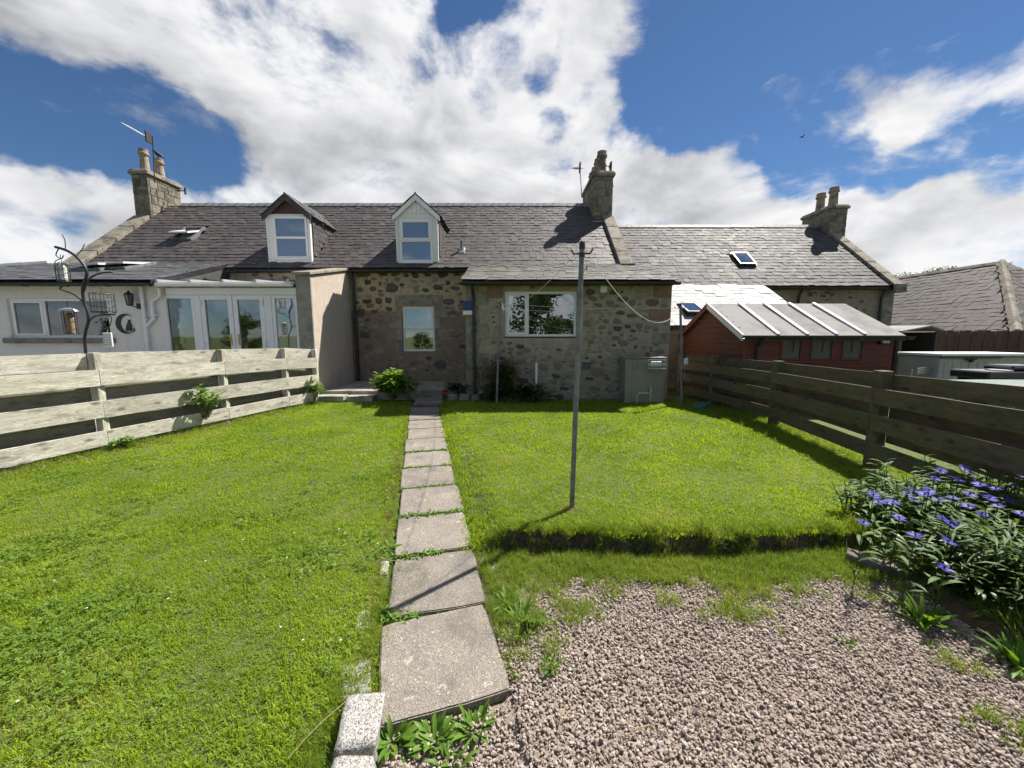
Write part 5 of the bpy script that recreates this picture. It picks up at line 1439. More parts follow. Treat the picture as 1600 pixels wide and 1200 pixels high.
cm = thing('moon_ornament', 'black crescent moon ornament with a sitting cat on the white wall', 'ornament', atY(195, 507, 8.83))
c = atY(196, 506, 8.83); rr = .225; pts = []
for k in range(19):
    a = R(62) + R(236) * k / 18; pts.append((rr * cos(a), rr * sin(a)))
inner = []
for k in range(19):
    a = R(298) - R(236) * k / 18; s = 1 - .0; inner.append((rr * .80 * cos(a) + .062, rr * .86 * sin(a)))
mb = MB(); o1 = pts; o2 = inner[::-1]
for i in range(18):
    q = [o1[i], o1[i + 1], o2[i + 1], o2[i]]; mb.prism([(c.x + x, 8.828, c.z + z) for x, z in q], (0, .012, 0))
mb.build('crescent', MT['black_metal'], cm)
cat = [(-.055, -.16), (.07, -.16), (.085, -.10), (.075, -.02), (.05, .03), (.055, .055), (.065, .10), (.045, .085), (.025, .088), (.008, .10), (.006, .055), (-.01, .02), (-.045, -.05), (-.06, -.12)]
MB().prism([(c.x + .055 + x, 8.826, c.z + z + .0) for x, z in cat], (0, .012, 0)).tube([(c.x + .12, 8.832, c.z - .15), (c.x + .17, 8.832, c.z - .17), (c.x + .19, 8.832, c.z - .13), (c.x + .165, 8.832, c.z - .10)], .010, 6).build('cat', MT['black_metal'], cm)
for k, (a, b_) in enumerate(((131, .24), (146, .26), (155, .2))):
    p = atY(a, 525, 9.12)
    pp = thing('pot_plant', ('green pot plant left of two others on the window ledge', 'middle pot plant on the window ledge of the white wing', 'pot plant in white pot at the right end of the window ledge')[k], 'pot plant', (p.x, 9.12, LW[2]), 'pot plants on the window ledge')
    MB().lathe((p.x, 9.12, LW[2] - .002), [(.06, 0), (.085, .12)], 12).build('pot', MT['terracotta' if k < 2 else 'white_paint'], pp)
    fb = MB()
    for _ in range(40): leaf(fb, (p.x, 9.12, LW[2] + .12), random.uniform(0, 6.3), random.uniform(.2, 1.4), b_ * random.uniform(.5, 1), .05, 1.0, .3, 3)
    fb.build('foliage', SHRUB, pp, smooth=True, fix=False)
# ------------------------------------------------------------------ neighbouring cottage on the right
nb = thing('neighbour_cottage', 'lower stone cottage on the right with slate roof and end chimney', 'house', (8.3, 13.2, .1))
NA = R(39.5); NEY, NEZ = 13.05, 3.32; NT_ = tan(NA); NRY = 16.39; NRZ = NEZ + (NRY - NEY) * NT_
def nz(y): return NEZ + (y - NEY) * NT_
NX0, NX1 = 3.32, 12.85
nw = panel(NX0, NX1, 0, 3.36, 13.2, 13.6, []).build('wall', MT['mortar_neighbour'], nb)
MB().box((NX1 - .4, 13.61, 0), (NX1, 19.3, 3.4)).build('wall', MT['mortar_neighbour'], nb)
nr = MB().prism([(NX0, 13.06, NEZ - .03), (NX0, NRY, NRZ - .03), (NX0, 19.7, NEZ - .03), (NX0, 19.7, NEZ - .12), (NX0, 13.06, NEZ - .12)], (NX1 - NX0 - .1, 0, 0)).build('roof', MT['slate_backing'], nb)
NN = V((0, -sin(NA), cos(NA))); NP = V((0, NEY, NEZ)); NS = V((0, cos(NA), sin(NA)))
nv = atP(1160, 408, NP, NN)
LTY, LTT = 10.6, .573
def lz(y): return NEZ + .02 - LTT * (NEY - y)
ns = Slates('slate_neighbour').roof((NX0, NEY - .04, NEZ - .03), (1, 0, 0), NS, NX1 - NX0 - .33, 4.36, .21, (.17, .32), lambda p: not (abs(p.x - nv.x) < .36 and abs(p.y - nv.y) < .42), part=nr, seed=31, lift=.024)
ridge_row(nr, (NX0, NRY, NRZ + .06), (12.4, NRY, NRZ + .06))
lr = MB().prism([(3.62, LTY + .01, lz(LTY) - .02), (3.62, 13.03, lz(13.03) - .02), (3.62, 13.03, lz(13.03) - .2), (3.62, LTY + .25, lz(LTY) - .1), (3.62, LTY + .01, lz(LTY) - .07)], (4.64, 0, 0)).build('lean_to_roof', MT['slate_backing'], nb)
la = atan(LTT); LS = V((0, cos(la), sin(la))); LN = V((0, -sin(la), cos(la))); LP = V((0, LTY, lz(LTY)))
lv = atP(1079, 486, LP, LN)
ls_ = Slates('slate_smooth').roof((3.62, LTY - .03, lz(LTY) - .02), (1, 0, 0), LS, 4.68, 2.83, .21, (.2, .36), lambda p: not (abs(p.x - lv.x) < .30 and abs(p.y - lv.y) < .40), part=lr, seed=33)
finish_slates([ns, ls_], 300)
roof_window(nb, nv, (1, 0, 0), NS, .62, .86, 0, frame='black_plastic')
roof_window(nb, lv, (1, 0, 0), LS, .55, .82, .12, frame='black_plastic')
MB().box((3.63, 10.75, 0), (8.2, 11.0, lz(10.75) - .1)).box((7.95, 11.01, 0), (8.2, 13.19, 2.0)).build('lean_to_wall', MT['mortar_neighbour'], nb)
gutter(nb, 8.3, NX1 - .35, 12.98, NEZ - .075)
gutter(nb, 3.65, 8.25, LTY - .06, lz(LTY) - .05)
skew(NX1 - .34, NX1 + .02, 12.90, nz(12.9), 15.72, nz(15.72), nb, 5)
MB().box((NX1 - .34, 12.80, 3.08), (NX1 + .02, 13.05, 3.36)).build('skew_putt', MT['coping_stone'], nb, bevel=.02)
chimney(nb, 12.42, 13.08, 15.7, 17.2, 5.2, 6.58, [(12.75, 16.05, .78, .16), (12.75, 16.7, .78, .16)], seed=9)
for px in (1247, 1376):
    x = atY(px, 480, 13.13).x; downpipe(nb, [(x, 13.0, NEZ - .1), (x, 13.13, NEZ - .35), (x, 13.13, .3)], .04)
rubble(nw, 9.0, 12.3, 1.2, 3.25, 13.2, 46, [], [('rubble_mid', 4), ('rubble_dark', 3)], 17, (.12, .36), None, .02)
z = 1.2; k = 0
while z < 3.2:
    h = .32; w = .34 if k % 2 else .56; dressed(nw, NX1 - w, NX1 - .006, z + .006, z + h - .006, 13.2, .012); z += h; k += 1

# ------------------------------------------------------------------ slate-roofed barn beyond
bn = thing('barn', 'low barn with broad grey slate hipped roof at the far right', 'barn', (20, 25, 0))
BR = V((20, 16.2, 4.6)); BT = 2.9 / 3.5; BE = 1.72
MB().box((16.8, 13.0, 0), (23.2, 44, BE - .02)).build('wall', MT['mortar_neighbour'], bn)
P = [(16.5, 12.7, BE), (23.5, 12.7, BE), (23.5, 45, BE), (16.5, 45, BE), tuple(BR - V((0, 0, .03))), (20, 41.5, 4.57)]
br = MB().add(P, [(0, 1, 4), (1, 2, 5, 4), (2, 3, 5), (3, 0, 4, 5), (3, 2, 1, 0)]).build('roof', MT['slate_backing'], bn)
S_w = V((3.5, 0, 2.88)).normalized(); U_w = V((0, -1, 0))
bs_ = Slates('slate_barn').roof((16.44, 34, BE - .03), U_w, S_w, 21.3, 4.55, .25, (.26, .44), lambda p: p.y > 12.7 + (p.x - 16.5) * 1.0 + .05, part=br, seed=41, lift=.025, th=.012)
S_s = V((0, 3.5, 2.88)).normalized()
bs_.roof((16.5, 12.66, BE - .03), (1, 0, 0), S_s, 7, 4.55, .25, (.26, .44), lambda p: abs(p.x - 20) < 3.5 - (p.y - 12.7) - .12, part=br, seed=43, lift=.025, th=.012)
finish_slates([bs_], 300)
ridge_row(br, BR + V((0, 0, .08)), (20, 40, 4.68), 'coping_stone', .6)
ridge_row(br, BR + V((0, 0, .14)), (16.4, 12.6, BE + .14), 'coping_stone', .5)
# far house at the left edge
fh = thing('far_house', 'corner of a distant white house with brown tiled roof at the left edge', 'house', (-38, 28, 0))
c = atY(26, 419, 33.5)
MB().box((c.x - 9, 25.4, 0), (c.x - .5, 33, c.z - .02)).build('wall', MT['white_harling'], fh)
MB().add([(c.x - 10, 25, c.z), (c.x, 25, c.z), (c.x, 33.5, c.z), (c.x - 10, 33.5, c.z), (c.x - 3.8, 29.2, c.z + 2.6), (c.x - 6, 29.2, c.z + 2.6)], [(0, 1, 4, 5), (1, 2, 4), (2, 3, 5, 4), (3, 0, 5), (3, 2, 1, 0)]).build('roof', MT['clay_tile'], fh)
MB().box((c.x - 10.2, 24.85, c.z - .25), (c.x + .1, 24.99, c.z + .05)).build('gutter', MT['white_paint'], fh)

# ------------------------------------------------------------------ fences
def fence(name, label, pts, hts, boards_front, boards_back, side, mat, post_w=.10, post_over=.0, ext=0, gz=None, back=None):
    back = back or mat
    t = thing(name, label, 'fence', (*pts[len(pts) // 2], 0))
    tops = []
    for (x, y), h in zip(pts, hts):
        g_ = ground_z(x, y) if gz is None else gz
        M = MX.Translation((x, y, g_ - .1)) @ MX.Rotation(pi / 2 * 0, 4, 'Z')
        p0 = V((x, y, g_ - .15)); p1 = V((x, y, g_ + h + post_over))
        Mz, L = frame_of(p0, p1, (1, 0, 0))
        MB().box((0, -post_w / 2, -post_w / 2), (L, post_w / 2, post_w / 2)).build('post', MT[mat], t, bevel=.006, M=Mz)
        tops.append(V((x, y, g_)))
    for (a, b_), (ha, hb) in zip(zip(tops, tops[1:]), zip(hts, hts[1:])):
        d = (b_ - a).normalized(); n = V((-d.y, d.x, 0)).normalized() * side
        H0 = hts[1]
        for lst, s in ((boards_front, 1), (boards_back, -1)):
            for (z0, z1) in lst:
                j = random.uniform(-.008, .008)
                off = n * s * (post_w / 2 + .0125)
                za, zb = (z0 + z1) / 2 * ha / H0 + j, (z0 + z1) / 2 * hb / H0 + j * .5
                e = 0 if s > 0 else .052
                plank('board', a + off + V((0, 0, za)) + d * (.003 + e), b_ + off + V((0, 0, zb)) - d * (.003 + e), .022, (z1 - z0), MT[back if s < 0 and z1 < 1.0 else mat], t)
    nb_ = MB()          # nail heads at the board ends
    for o in [o for o in t.children if o.name.startswith('board')]:
        M = WM[o.name]; L = max(v.co.x for v in o.data.vertices); hz = max(v.co.z for v in o.data.vertices)
        for xx in (.035, L - .035):
            for zz in (-.55, .5):
                for yy in (-.0135, .0135):
                    q = [M @ V((xx + dx_, yy, hz * zz + dz_)) for dx_, dz_ in ((-.005, 0), (0, -.005), (.005, 0), (0, .005))]
                    nb_.add(q, [(0, 1, 2, 3)])
    tag(nb_.build('nails', MT['terracotta' if False else 'black_metal'], t, fix=False), kind='stuff')
    return t
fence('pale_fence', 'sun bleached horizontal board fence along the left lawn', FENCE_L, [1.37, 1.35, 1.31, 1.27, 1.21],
      [(.905, 1.125), (.465, .70), (.085, .285)], [(1.125, 1.345), (.69, .89), (.27, .47)], -1, 'bleached_board', .095, -.0, back='shaded_grey_board')
FENCE_R = [(3.78, 2.05), (4.07, 4.20), (4.37, 6.30), (4.27, 8.10), (4.10, 9.3)]
fence('mossy_fence', 'dark mossy horizontal board fence in shade along the right lawn', FENCE_R, [1.16, 1.08, 1.05, 1.04, 1.02],
      [(.73, .905), (.435, .62), (.135, .305)], [(.895, 1.06), (.59, .745), (.31, .45)], 1, 'mossy_board', .12, .02)
t = thing('brown_fence', 'dark brown vertical board fence in front of the far right barn', 'fence', (12, 9.6, 0))
x = atY(1463, 540, 9.6).x; k = 0
while x < 16.5:
    w = .145; MB().box((0, -.01, -w / 2), (1.66 + .012 * (k % 3), .01, w / 2)).build('board', MT['brown_board'], t, bevel=.004, M=frame_of((x, 9.6 + .012 * (k % 2), .12), (x, 9.6 + .012 * (k % 2), 2), (1, 0, 0))[0])
    x += .152; k += 1
for z in (.5, 1.4): plank('rail', (10.3, 9.66, z), (16.5, 9.66, z), .04, .08, MT['brown_board'], t)

# ------------------------------------------------------------------ red shed
sh = thing('red_shed', 'red timber garden shed with grey felt roof behind the right fence', 'shed', (6.0, 9.0, .1))
SX0, SX1, SY0, SY1, SEZ, SRZ = 4.58, 7.50, 7.62, 10.3, 1.70, 2.36
smid = (SY0 + SY1) / 2
def shz(y): return SRZ - (SRZ - SEZ) * abs(y - smid) / (smid - SY0)
WIN = [px_rect(a, b_, 526, 563, SY0) for a, b_ in ((1217, 1254), (1264, 1303), (1312, 1350))]
MB().box((SX0 + .03, SY0 + .03, .1), (SX1 - .03, SY1 - .03, SEZ - .03)).build('core', MT['black_plastic'], sh)
z = .12; BH = .115
while z < SEZ - .02:
    z1 = min(z + BH, SEZ - .01)
    segs = [(SX0, SX1)]
    for w_ in WIN:
        if w_[2] - .02 < (z + z1) / 2 < w_[3] + .02:
            segs = [s for a, b_ in segs for s in ((a, min(b_, w_[0])), (max(a, w_[1]), b_)) if s[1] - s[0] > .02]
    for a, b_ in segs: plank('board', (a, SY0 - .004 + .006 * random.random(), (z + z1) / 2), (b_, SY0 - .004, (z + z1) / 2), .022, z1 - z - .006, MT['red_board'], sh, warp=.0015, seg=3)
    z = z1
z = .12
while z < SRZ - .03:      # gable end facing the lawn
    z1 = z + BH; zm = (z + z1) / 2
    if zm < SEZ: a, b_ = SY0 + .015, SY1
    else: f = (SRZ - zm) / (SRZ - SEZ); a, b_ = smid - (smid - SY0) * f + .02, smid + (SY1 - smid) * f - .02
    if b_ - a > .08: plank('board', (SX0, b_, zm), (SX0, a, zm), .022, z1 - z - .006, MT['orange_board' if z > 0 else 'red_board'], sh, warp=.0015, seg=3)
    z = z1
MB().prism([(SX0 + .02, SY0 + .03, SEZ - .03), (SX0 + .02, SY1 - .03, SEZ - .03), (SX0 + .02, smid, SRZ - .04)], (SX1 - SX0 - .04, 0, 0)).build('core', MT['black_plastic'], sh)
MB().box((SX0 - .018, SY0 - .018, .1), (SX0 + .035, SY0 + .03, SEZ)).build('corner_post', MT['red_board'], sh, bevel=.004)
MB().box((SX1 - .035, SY0 - .018, .1), (SX1 + .012, SY0 + .03, SEZ)).build('corner_post', MT['red_board'], sh, bevel=.004)
ov = .12
for sg in (-1, 1):
    ye = smid + sg * (smid - SY0 + ov); ze = SRZ + .03 - (SRZ - SEZ) * (1 + ov / (smid - SY0)); xa, xb = SX0 - .10, SX1 + .12
    rp = MB().hexa([(xa, smid, SRZ - .0), (xb, smid, SRZ - .0), (xb, ye, ze - .03), (xa, ye, ze - .03), (xa, smid, SRZ + .035), (xb, smid, SRZ + .035), (xb, ye, ze), (xa, ye, ze)]).build('roof', MT['shed_felt'], sh)
    if sg < 0:
        for px in (1172, 1214, 1256, 1297):
            xx = atY(px, 500, 8.2).x + .16
            M, L = frame_of((xx, smid - .03, SRZ + .03), (xx, ye + .03, ze + .008))
            MB().box((0, -.032, .006), (L, .032, .036)).build('batten', MT['aluminium' if False else 'white_paint'], rp, bevel=.004, M=M)
    for xg in (xa - .022,):
        MB().hexa([(xg, smid, SRZ - .08), (xg + .02, smid, SRZ - .08), (xg + .02, ye, ze - .11), (xg, ye, ze - .11), (xg, smid, SRZ + .05), (xg + .02, smid, SRZ + .05), (xg + .02, ye, ze + .02), (xg, ye, ze + .02)]).build('bargeboard', MT['white_paint' if sg < 0 else 'orange_board'], sh)
MB().box((SX0 - .1, SY0 - ov - .02, SEZ - .13), (SX1 + .12, SY0 - ov + .01, SEZ - .03)).build('fascia', MT['black_plastic'], sh)
gutter(sh, SX0 - .14, SX1 + .18, SY0 - ov - .08, SEZ - .045, .055)
x = atY(1182, 540, SY0).x; downpipe(sh, [(x, SY0 - .16, SEZ - .1), (x, SY0 - .06, SEZ - .25), (x, SY0 - .06, .3)], .034)
for k, w_ in enumerate(WIN):
    fb = MB(); t_ = .035; x0, x1, z0, z1 = w_
    fb.box((x0, SY0 - .03, z0), (x0 + t_, SY0 + .02, z1)).box((x1 - t_, SY0 - .03, z0), (x1, SY0 + .02, z1)).box((x0 + t_, SY0 - .03, z0), (x1 - t_, SY0 + .02, z0 + t_)).box((x0 + t_, SY0 - .03, z1 - t_), (x1 - t_, SY0 + .02, z1))
    fw = fb.build('window', MT['red_board'], sh, bevel=.004)
    MB().box((x0 + t_, SY0 + .002, z0 + t_), (x1 - t_, SY0 + .010, z1 - t_)).build('pane', MT['mesh_cover'], fw)
    xm = x0 + (x1 - x0) * (.62, .55, .5)[k]
    MB().box((xm - .012, SY0 - .012, z0 + t_ + .12), (xm + .012, SY0 - .001, z1 - t_)).build('glazing_bar', MT['red_board'], fw)
    wn = MB()     # wire netting over the light
    n = 9
    for i in range(-n, n + 1):
        for s in (-1, 1):
            pts = []
            a0 = x0 + t_ + (x1 - x0 - 2 * t_) * (i / n); zz0, zz1 = z0 + t_, z1 - t_
            p0, p1 = (a0, zz0), (a0 + s * (zz1 - zz0), zz1)
            lo, hi = x0 + t_, x1 - t_
            def clip(pa, pb):
                (xa, za), (xb, zb) = pa, pb
                if xa > xb: xa, za, xb, zb = xb, zb, xa, za
                if xb < lo or xa > hi: return None
                if xa < lo: za += (zb - za) * (lo - xa) / (xb - xa); xa = lo
                if xb > hi: zb = za + (zb - za) * (hi - xa) / (xb - xa); xb = hi
                return (xa, za), (xb, zb)
            q = clip(p0, p1)
            if q: wn.bar((q[0][0], SY0 - .004, q[0][1]), (q[1][0], SY0 - .004, q[1][1]), .003, .003)
    wn.build('netting', MT['galvanised'], fw)
x0, x1 = WIN[0][0] - .02, WIN[2][1] + .02
MB().box((x0, SY0 - .05, WIN[0][2] - .05), (x1, SY0 - .005, WIN[0][2] - .004)).build('window_ledge', MT['red_board'], sh, bevel=.004)
p = atY(1383, 533, SY0 - .08); lp_ = thing('shed_lamp', 'dark bulkhead lamp at the right end of the red shed', 'lamp', (p.x, SY0 - .02, p.z))
MB().box((p.x - .09, SY0 - .10, p.z - .06), (p.x + .09, SY0 - .018, p.z + .07)).build('housing', MT['black_plastic'], lp_, bevel=.02)
MB().box((p.x - .07, SY0 - .108, p.z - .04), (p.x + .07, SY0 - .101, p.z + .05)).build('lens', MT['glass_dark'], lp_)

# ------------------------------------------------------------------ neighbour's yard things
bk = thing('black_shelter', 'black open shelter with low grey pitched roof beside the red shed', 'shelter', (9.6, 9.3, .1))
a, b_ = atY(1404, 519, 9.4), atY(1464, 519, 9.4)
for k in range(9):
    xa = a.x + (b_.x - a.x) * k / 9; MB().box((xa, 10.2, .1), (xa + (b_.x - a.x) / 9 - .008, 10.22, a.z)).build('board', MT['black_plastic'], bk)
for xa in (a.x, b_.x - .07): MB().box((xa, 9.35, .1), (xa + .07, 9.42, a.z)).build('post', MT['black_plastic'], bk)
MB().box((b_.x - .03, 9.43, .1), (b_.x, 10.19, a.z)).build('side', MT['black_plastic'], bk)
xm = atY(1448, 505, 9.4).x
MB().hexa([(a.x - .06, 9.28, a.z), (xm, 9.28, a.z + .13), (xm, 10.3, a.z + .15), (a.x - .06, 10.3, a.z + .02), (a.x - .06, 9.28, a.z + .03), (xm, 9.28, a.z + .16), (xm, 10.3, a.z + .18), (a.x - .06, 10.3, a.z + .05)]).build('roof', MT['shed_felt'], bk)
MB().hexa([(xm + .002, 9.28, a.z + .13), (b_.x + .05, 9.28, a.z + .02), (b_.x + .05, 10.3, a.z + .03), (xm + .002, 10.3, a.z + .15), (xm + .002, 9.28, a.z + .16), (b_.x + .05, 9.28, a.z + .05), (b_.x + .05, 10.3, a.z + .06), (xm + .002, 10.3, a.z + .18)]).build('roof', MT['shed_felt'], bk)
sb = thing('storage_box', 'pale grey plastic garden storage box with a white lid', 'storage box', (9.4, 7.6, .1))
a, b_ = atY(1470, 553, 7.5), atY(1620, 553, 7.5); xm = atY(1563, 560, 7.5).x
MB().box((a.x, 7.5, .12), (xm, 8.3, a.z - .05)).build('front', MT['box_grey'], sb, bevel=.02)
MB().box((xm + .004, 7.52, .12), (b_.x, 8.28, a.z - .06)).build('side', MT['box_grey'], sb, bevel=.02)
for k in range(7):
    x = a.x + .1 + (xm - a.x - .2) * k / 6; MB().box((x - .004, 7.493, .2), (x + .004, 7.499, a.z - .16)).build('groove', MT['box_grey'], sb)
MB().box((a.x - .03, 7.46, a.z - .045), (b_.x + .02, 8.33, a.z + .01)).build('lid', MT['box_white'], sb, bevel=.012)
MB().box((a.x - .02, 7.462, a.z - .085), (xm, 7.492, a.z - .048)).build('lid_edge', MT['black_plastic'], sb)
p = atY(1520, 559, 7.45); MB().box((p.x - .10, 7.455, p.z - .05), (p.x + .10, 7.482, p.z + .02)).box((p.x - .02, 7.44, p.z - .09), (p.x + .03, 7.48, p.z)).build('latch', MT['black_metal'], sb, bevel=.006)
tb = thing('garden_table', 'garden table with pale green glass top behind the mossy fence', 'table', (6.6, 5.2, .1))
a, b_ = atY(1488, 594, 5.4), atY(1720, 606, 4.9)
MB().box((a.x, 4.7, a.z - .012), (a.x + 1.5, 5.45, a.z + .004)).build('top', MT['table_glass'], tb, bevel=.004)
MB().box((a.x + .02, 4.72, a.z - .04), (a.x + 1.48, 5.43, a.z - .013)).build('frame', MT['galvanised'], tb)
for dx_, dy_ in ((.06, .06), (1.4, .06), (.06, .65), (1.4, .65)): MB().box((a.x + dx_, 4.7 + dy_, .15), (a.x + dx_ + .04, 4.74 + dy_, a.z - .041)).build('leg', MT['galvanised'], tb)
bq = thing('black_grill', 'black flat lidded grill standing behind the glass table', 'grill', (7.6, 6.0, .1))
a, b_ = atY(1534, 580, 6.0), atY(1640, 592, 6.0)
MB().box((a.x, 5.9, b_.z), (b_.x, 6.45, a.z)).build('lid', MT['black_plastic'], bq, bevel=.02)
MB().box((a.x + .42, 5.95, a.z + .002), (b_.x - .1, 6.35, a.z + .09)).build('hood', MT['black_plastic'], bq, bevel=.03)
MB().box((a.x + .3, 5.93, a.z + .002), (a.x + .41, 6.2, a.z + .02)).build('cloth', MT['box_white'], bq)
MB().box((a.x + .1, 5.95, .15), (b_.x - .1, 6.4, b_.z - .002)).build('base', MT['black_plastic'], bq)
gc = thing('garden_chair', 'grey slatted metal garden chair beside the storage box', 'chair', (8.0, 7.9, .1))
a = atY(1433, 574, 7.6); b_ = atY(1466, 590, 7.6); cb = a.x; w = b_.x - a.x
for k in range(4): MB().tube([(cb + w * (.15 + .0 * k), 7.65, a.z - .035 * k - .03), (cb + w * .35, 7.6, a.z - .035 * k), (cb + w * .75, 7.62, a.z - .035 * k - .01), (cb + w, 7.7, a.z - .035 * k - .05)], .012, 6).build('slat', MT['aluminium'], gc)
MB().box((cb + .02, 7.4, b_.z - .05), (cb + w, 7.75, b_.z - .02)).build('seat', MT['box_white'], gc, bevel=.01)
for x, y in ((cb + .03, 7.43), (cb + w - .03, 7.43), (cb + .03, 7.72), (cb + w - .03, 7.72)): MB().tube([(x, y, .15), (x, y, b_.z - .05 if y < 7.6 else a.z - .06)], .013, 6).build('leg', MT['aluminium'], gc)

# ------------------------------------------------------------------ boiler box by the wall
bo = thing('boiler_cabinet', 'grey green external boiler cabinet against the extension wall', 'boiler', (2.9, 8.5, .18))
r_ = px_rect(975, 1041, 558, 627, 8.35); x0, x1 = r_[0], r_[1]; zt = r_[3]; zb = .16
MB().box((x0 + .01, 8.36, zb), (x1 - .01, 8.83, zt - .03)).build('body', MT['boiler_green'], bo, bevel=.012)
MB().box((x0 + .16, 8.345, zb + .06), (x1 - .02, 8.359, zt - .05)).build('door', MT['boiler_green'], bo, bevel=.005)
MB().box((x0 - .01, 8.33, zt - .028), (x1 + .01, 8.84, zt)).build('lid', MT['boiler_green'], bo, bevel=.01)
f = px_rect(1012, 1040, 562, 576, 8.27)
fl = MB().box((f[0] + .06, 8.28, f[2] + .03), (f[1] - .06, 8.343, f[3] - .03)).build('flue', MT['aluminium'], bo, bevel=.02)
gb = MB()
for k in range(8):
    x = f[0] + (f[1] - f[0]) * k / 7; gb.tube([(x, 8.34, f[2]), (x, 8.22, f[2]), (x, 8.22, f[3]), (x, 8.34, f[3])], .006, 5)
for z in (f[2], (f[2] + f[3]) / 2, f[3]): gb.tube([(f[0], 8.34, z), (f[0], 8.22, z), (f[1], 8.22, z), (f[1], 8.34, z)], .006, 5)
gb.build('flue_guard', MT['aluminium'], fl)
p1 = atY(1017, 600, 8.3); p2 = atY(995, 628, 8.3)
MB().tube([(p1.x, 8.3, zb + .0), (p1.x, 8.3, zb + .42), (p1.x - .05, 8.34, zb + .44)], .014, 8).tube([(p2.x, 8.3, zb + .02), (p2.x, 8.3, zb + .22), (p2.x + .05, 8.3, zb + .26), (p1.x - .02, 8.3, zb + .26)], .014, 8).box((p1.x - .03, 8.27, zb + .3), (p1.x + .03, 8.32, zb + .36)).build('pipework', MT['aluminium'], bo)

# ------------------------------------------------------------------ clothes poles and line
def pole(label, base, top, r, arm, mat='galvanised', cap=True):
    t = thing('clothes_pole', label, 'pole', base, 'clothes poles'); b0, b1 = V(base), V(top)
    MB().tube([b0 - V((0, 0, .2)), b0.lerp(b1, .5), b1], [r, r, r * .94], 16).build('post', MT[mat], t, smooth=False)
    if cap: MB().lathe(b1 + V((0, 0, -.02)), [(r * 1.08, 0), (r * 1.12, .05), (r * .9, .062)], 14).build('cap', MT['black_plastic'], t)
    z = b1 - V((0, 0, .055 if arm > .1 else .05))
    h = MB()
    h.tube([z + V((-arm, 0, .03)), z + V((-arm * .8, 0, -.002)), z, z + V((arm * .8, 0, .004)), z + V((arm, 0, .035))], .008, 6)
    h.lathe(z + V((0, 0, -.03)), [(r * 1.12, 0), (r * 1.12, .035)], 14)
    h.tube([z + V((r, 0, -.12)), z + V((r + .02, 0, -.13)), z + V((r + .02, 0, -.09))], .005, 5)
    h.build('hook', MT['black_metal'], t)
    return b1 - V((0, 0, .05))
B1 = V((.517, 3.18, ground_z(.517, 3.18))); T1 = atY(909.5, 386, 3.18)
pa = pole('tall grey clothes pole standing in the lawn near the gravel', B1, T1, .0215, .085)
pb = pole('thin clothes pole in front of the olive shrub', V((-.345, 8.22, .17)), atY(782.5, 470, 8.22), .024, .09, cap=False)
pc = pole('thin clothes pole at the end of the mossy fence', V((3.70, 8.22, .17)), atY(1063, 477, 8.22), .026, .12, cap=True)
rp_ = MB()
def sag(a, b_, s, n=14): return [a.lerp(b_, i / n) - V((0, 0, s * 4 * (i / n) * (1 - i / n))) for i in range(n + 1)]
for a, b_, s in ((pa + V((-.05, 0, .0)), pb, .18), (pa + V((.05, 0, 0)), pc, .42), (pb, pc, .06)):
    rp_.tube(sag(a, b_, s), .0026, 5)
rp_.tube(sag(pb, pb + V((.12, -.02, -.12)), .05, 6), .006, 5); rp_.tube(sag(pb + V((.03, 0, 0)), pb + V((.06, 0, -.2)), .02, 5), .006, 5)
tag(rp_.build('clothes_line', MT['rope_white']), 'white clothes line strung between the three poles', 'clothes line')
gt = thing('garden_tools', 'long handled tool with white head leaning at the end of the mossy fence', 'tool', (3.86, 8.5, .17))
p = atY(1072, 566, 8.45); MB().box((p.x - .05, 8.42, p.z - .06), (p.x + .05, 8.47, p.z + .10)).build('head', MT['box_white'], gt, bevel=.03)
MB().tube([(p.x, 8.45, p.z - .05), (p.x - .16, 8.35, .2)], .012, 6).build('handle', MT['galvanised'], gt)
gh = thing('hose_reel', 'green plastic hose coil on the ground by the mossy fence', 'hose', (4.0, 7.7, .2))
p = atY(1094, 628, 7.7)
for k in range(4): MB().tube([(p.x + .14 * cos(a) + .02 * k, 7.7 + .10 * sin(a), .22 + .025 * k) for a in [2 * pi * i / 20 for i in range(21)]], .014, 6).build('coil', MT['green_plastic'], gh)

# ------------------------------------------------------------------ bird feeding station behind the pale fence
FY = 6.1
fs = thing('feeder_stand', 'black curling metal bird feeder stand behind the pale fence', 'feeder stand', (atY(134, 600, FY).x, FY, .1))
def PP(L): return [atY(a, b_, FY) for a, b_ in L]
def smooth_pts(P, n=4):
    out = []
    for i in range(len(P) - 1):
        p0, p1, p2, p3 = P[max(i - 1, 0)], P[i], P[i + 1], P[min(i + 2, len(P) - 1)]
        for k in range(n):
            t = k / n; out.append(.5 * ((2 * p1) + (p2 - p0) * t + (2 * p0 - 5 * p1 + 4 * p2 - p3) * t * t + (3 * p1 - p0 - 3 * p2 + p3) * t ** 3))
    return out + [P[-1]]
Z1 = lambda x, y: (x / 2.857, 180 + y / 2.857)
st_ = smooth_pts([V((atY(134, 600, FY).x, FY, .05))] + PP([Z1(382, 1050), Z1(380, 980), Z1(396, 905), Z1(375, 830), Z1(370, 770), Z1(388, 700), Z1(350, 640), Z1(300, 605), Z1(247, 588)]))
MB().tube(st_, .020, 8).build('stem', MT['black_metal'], fs, smooth=True)
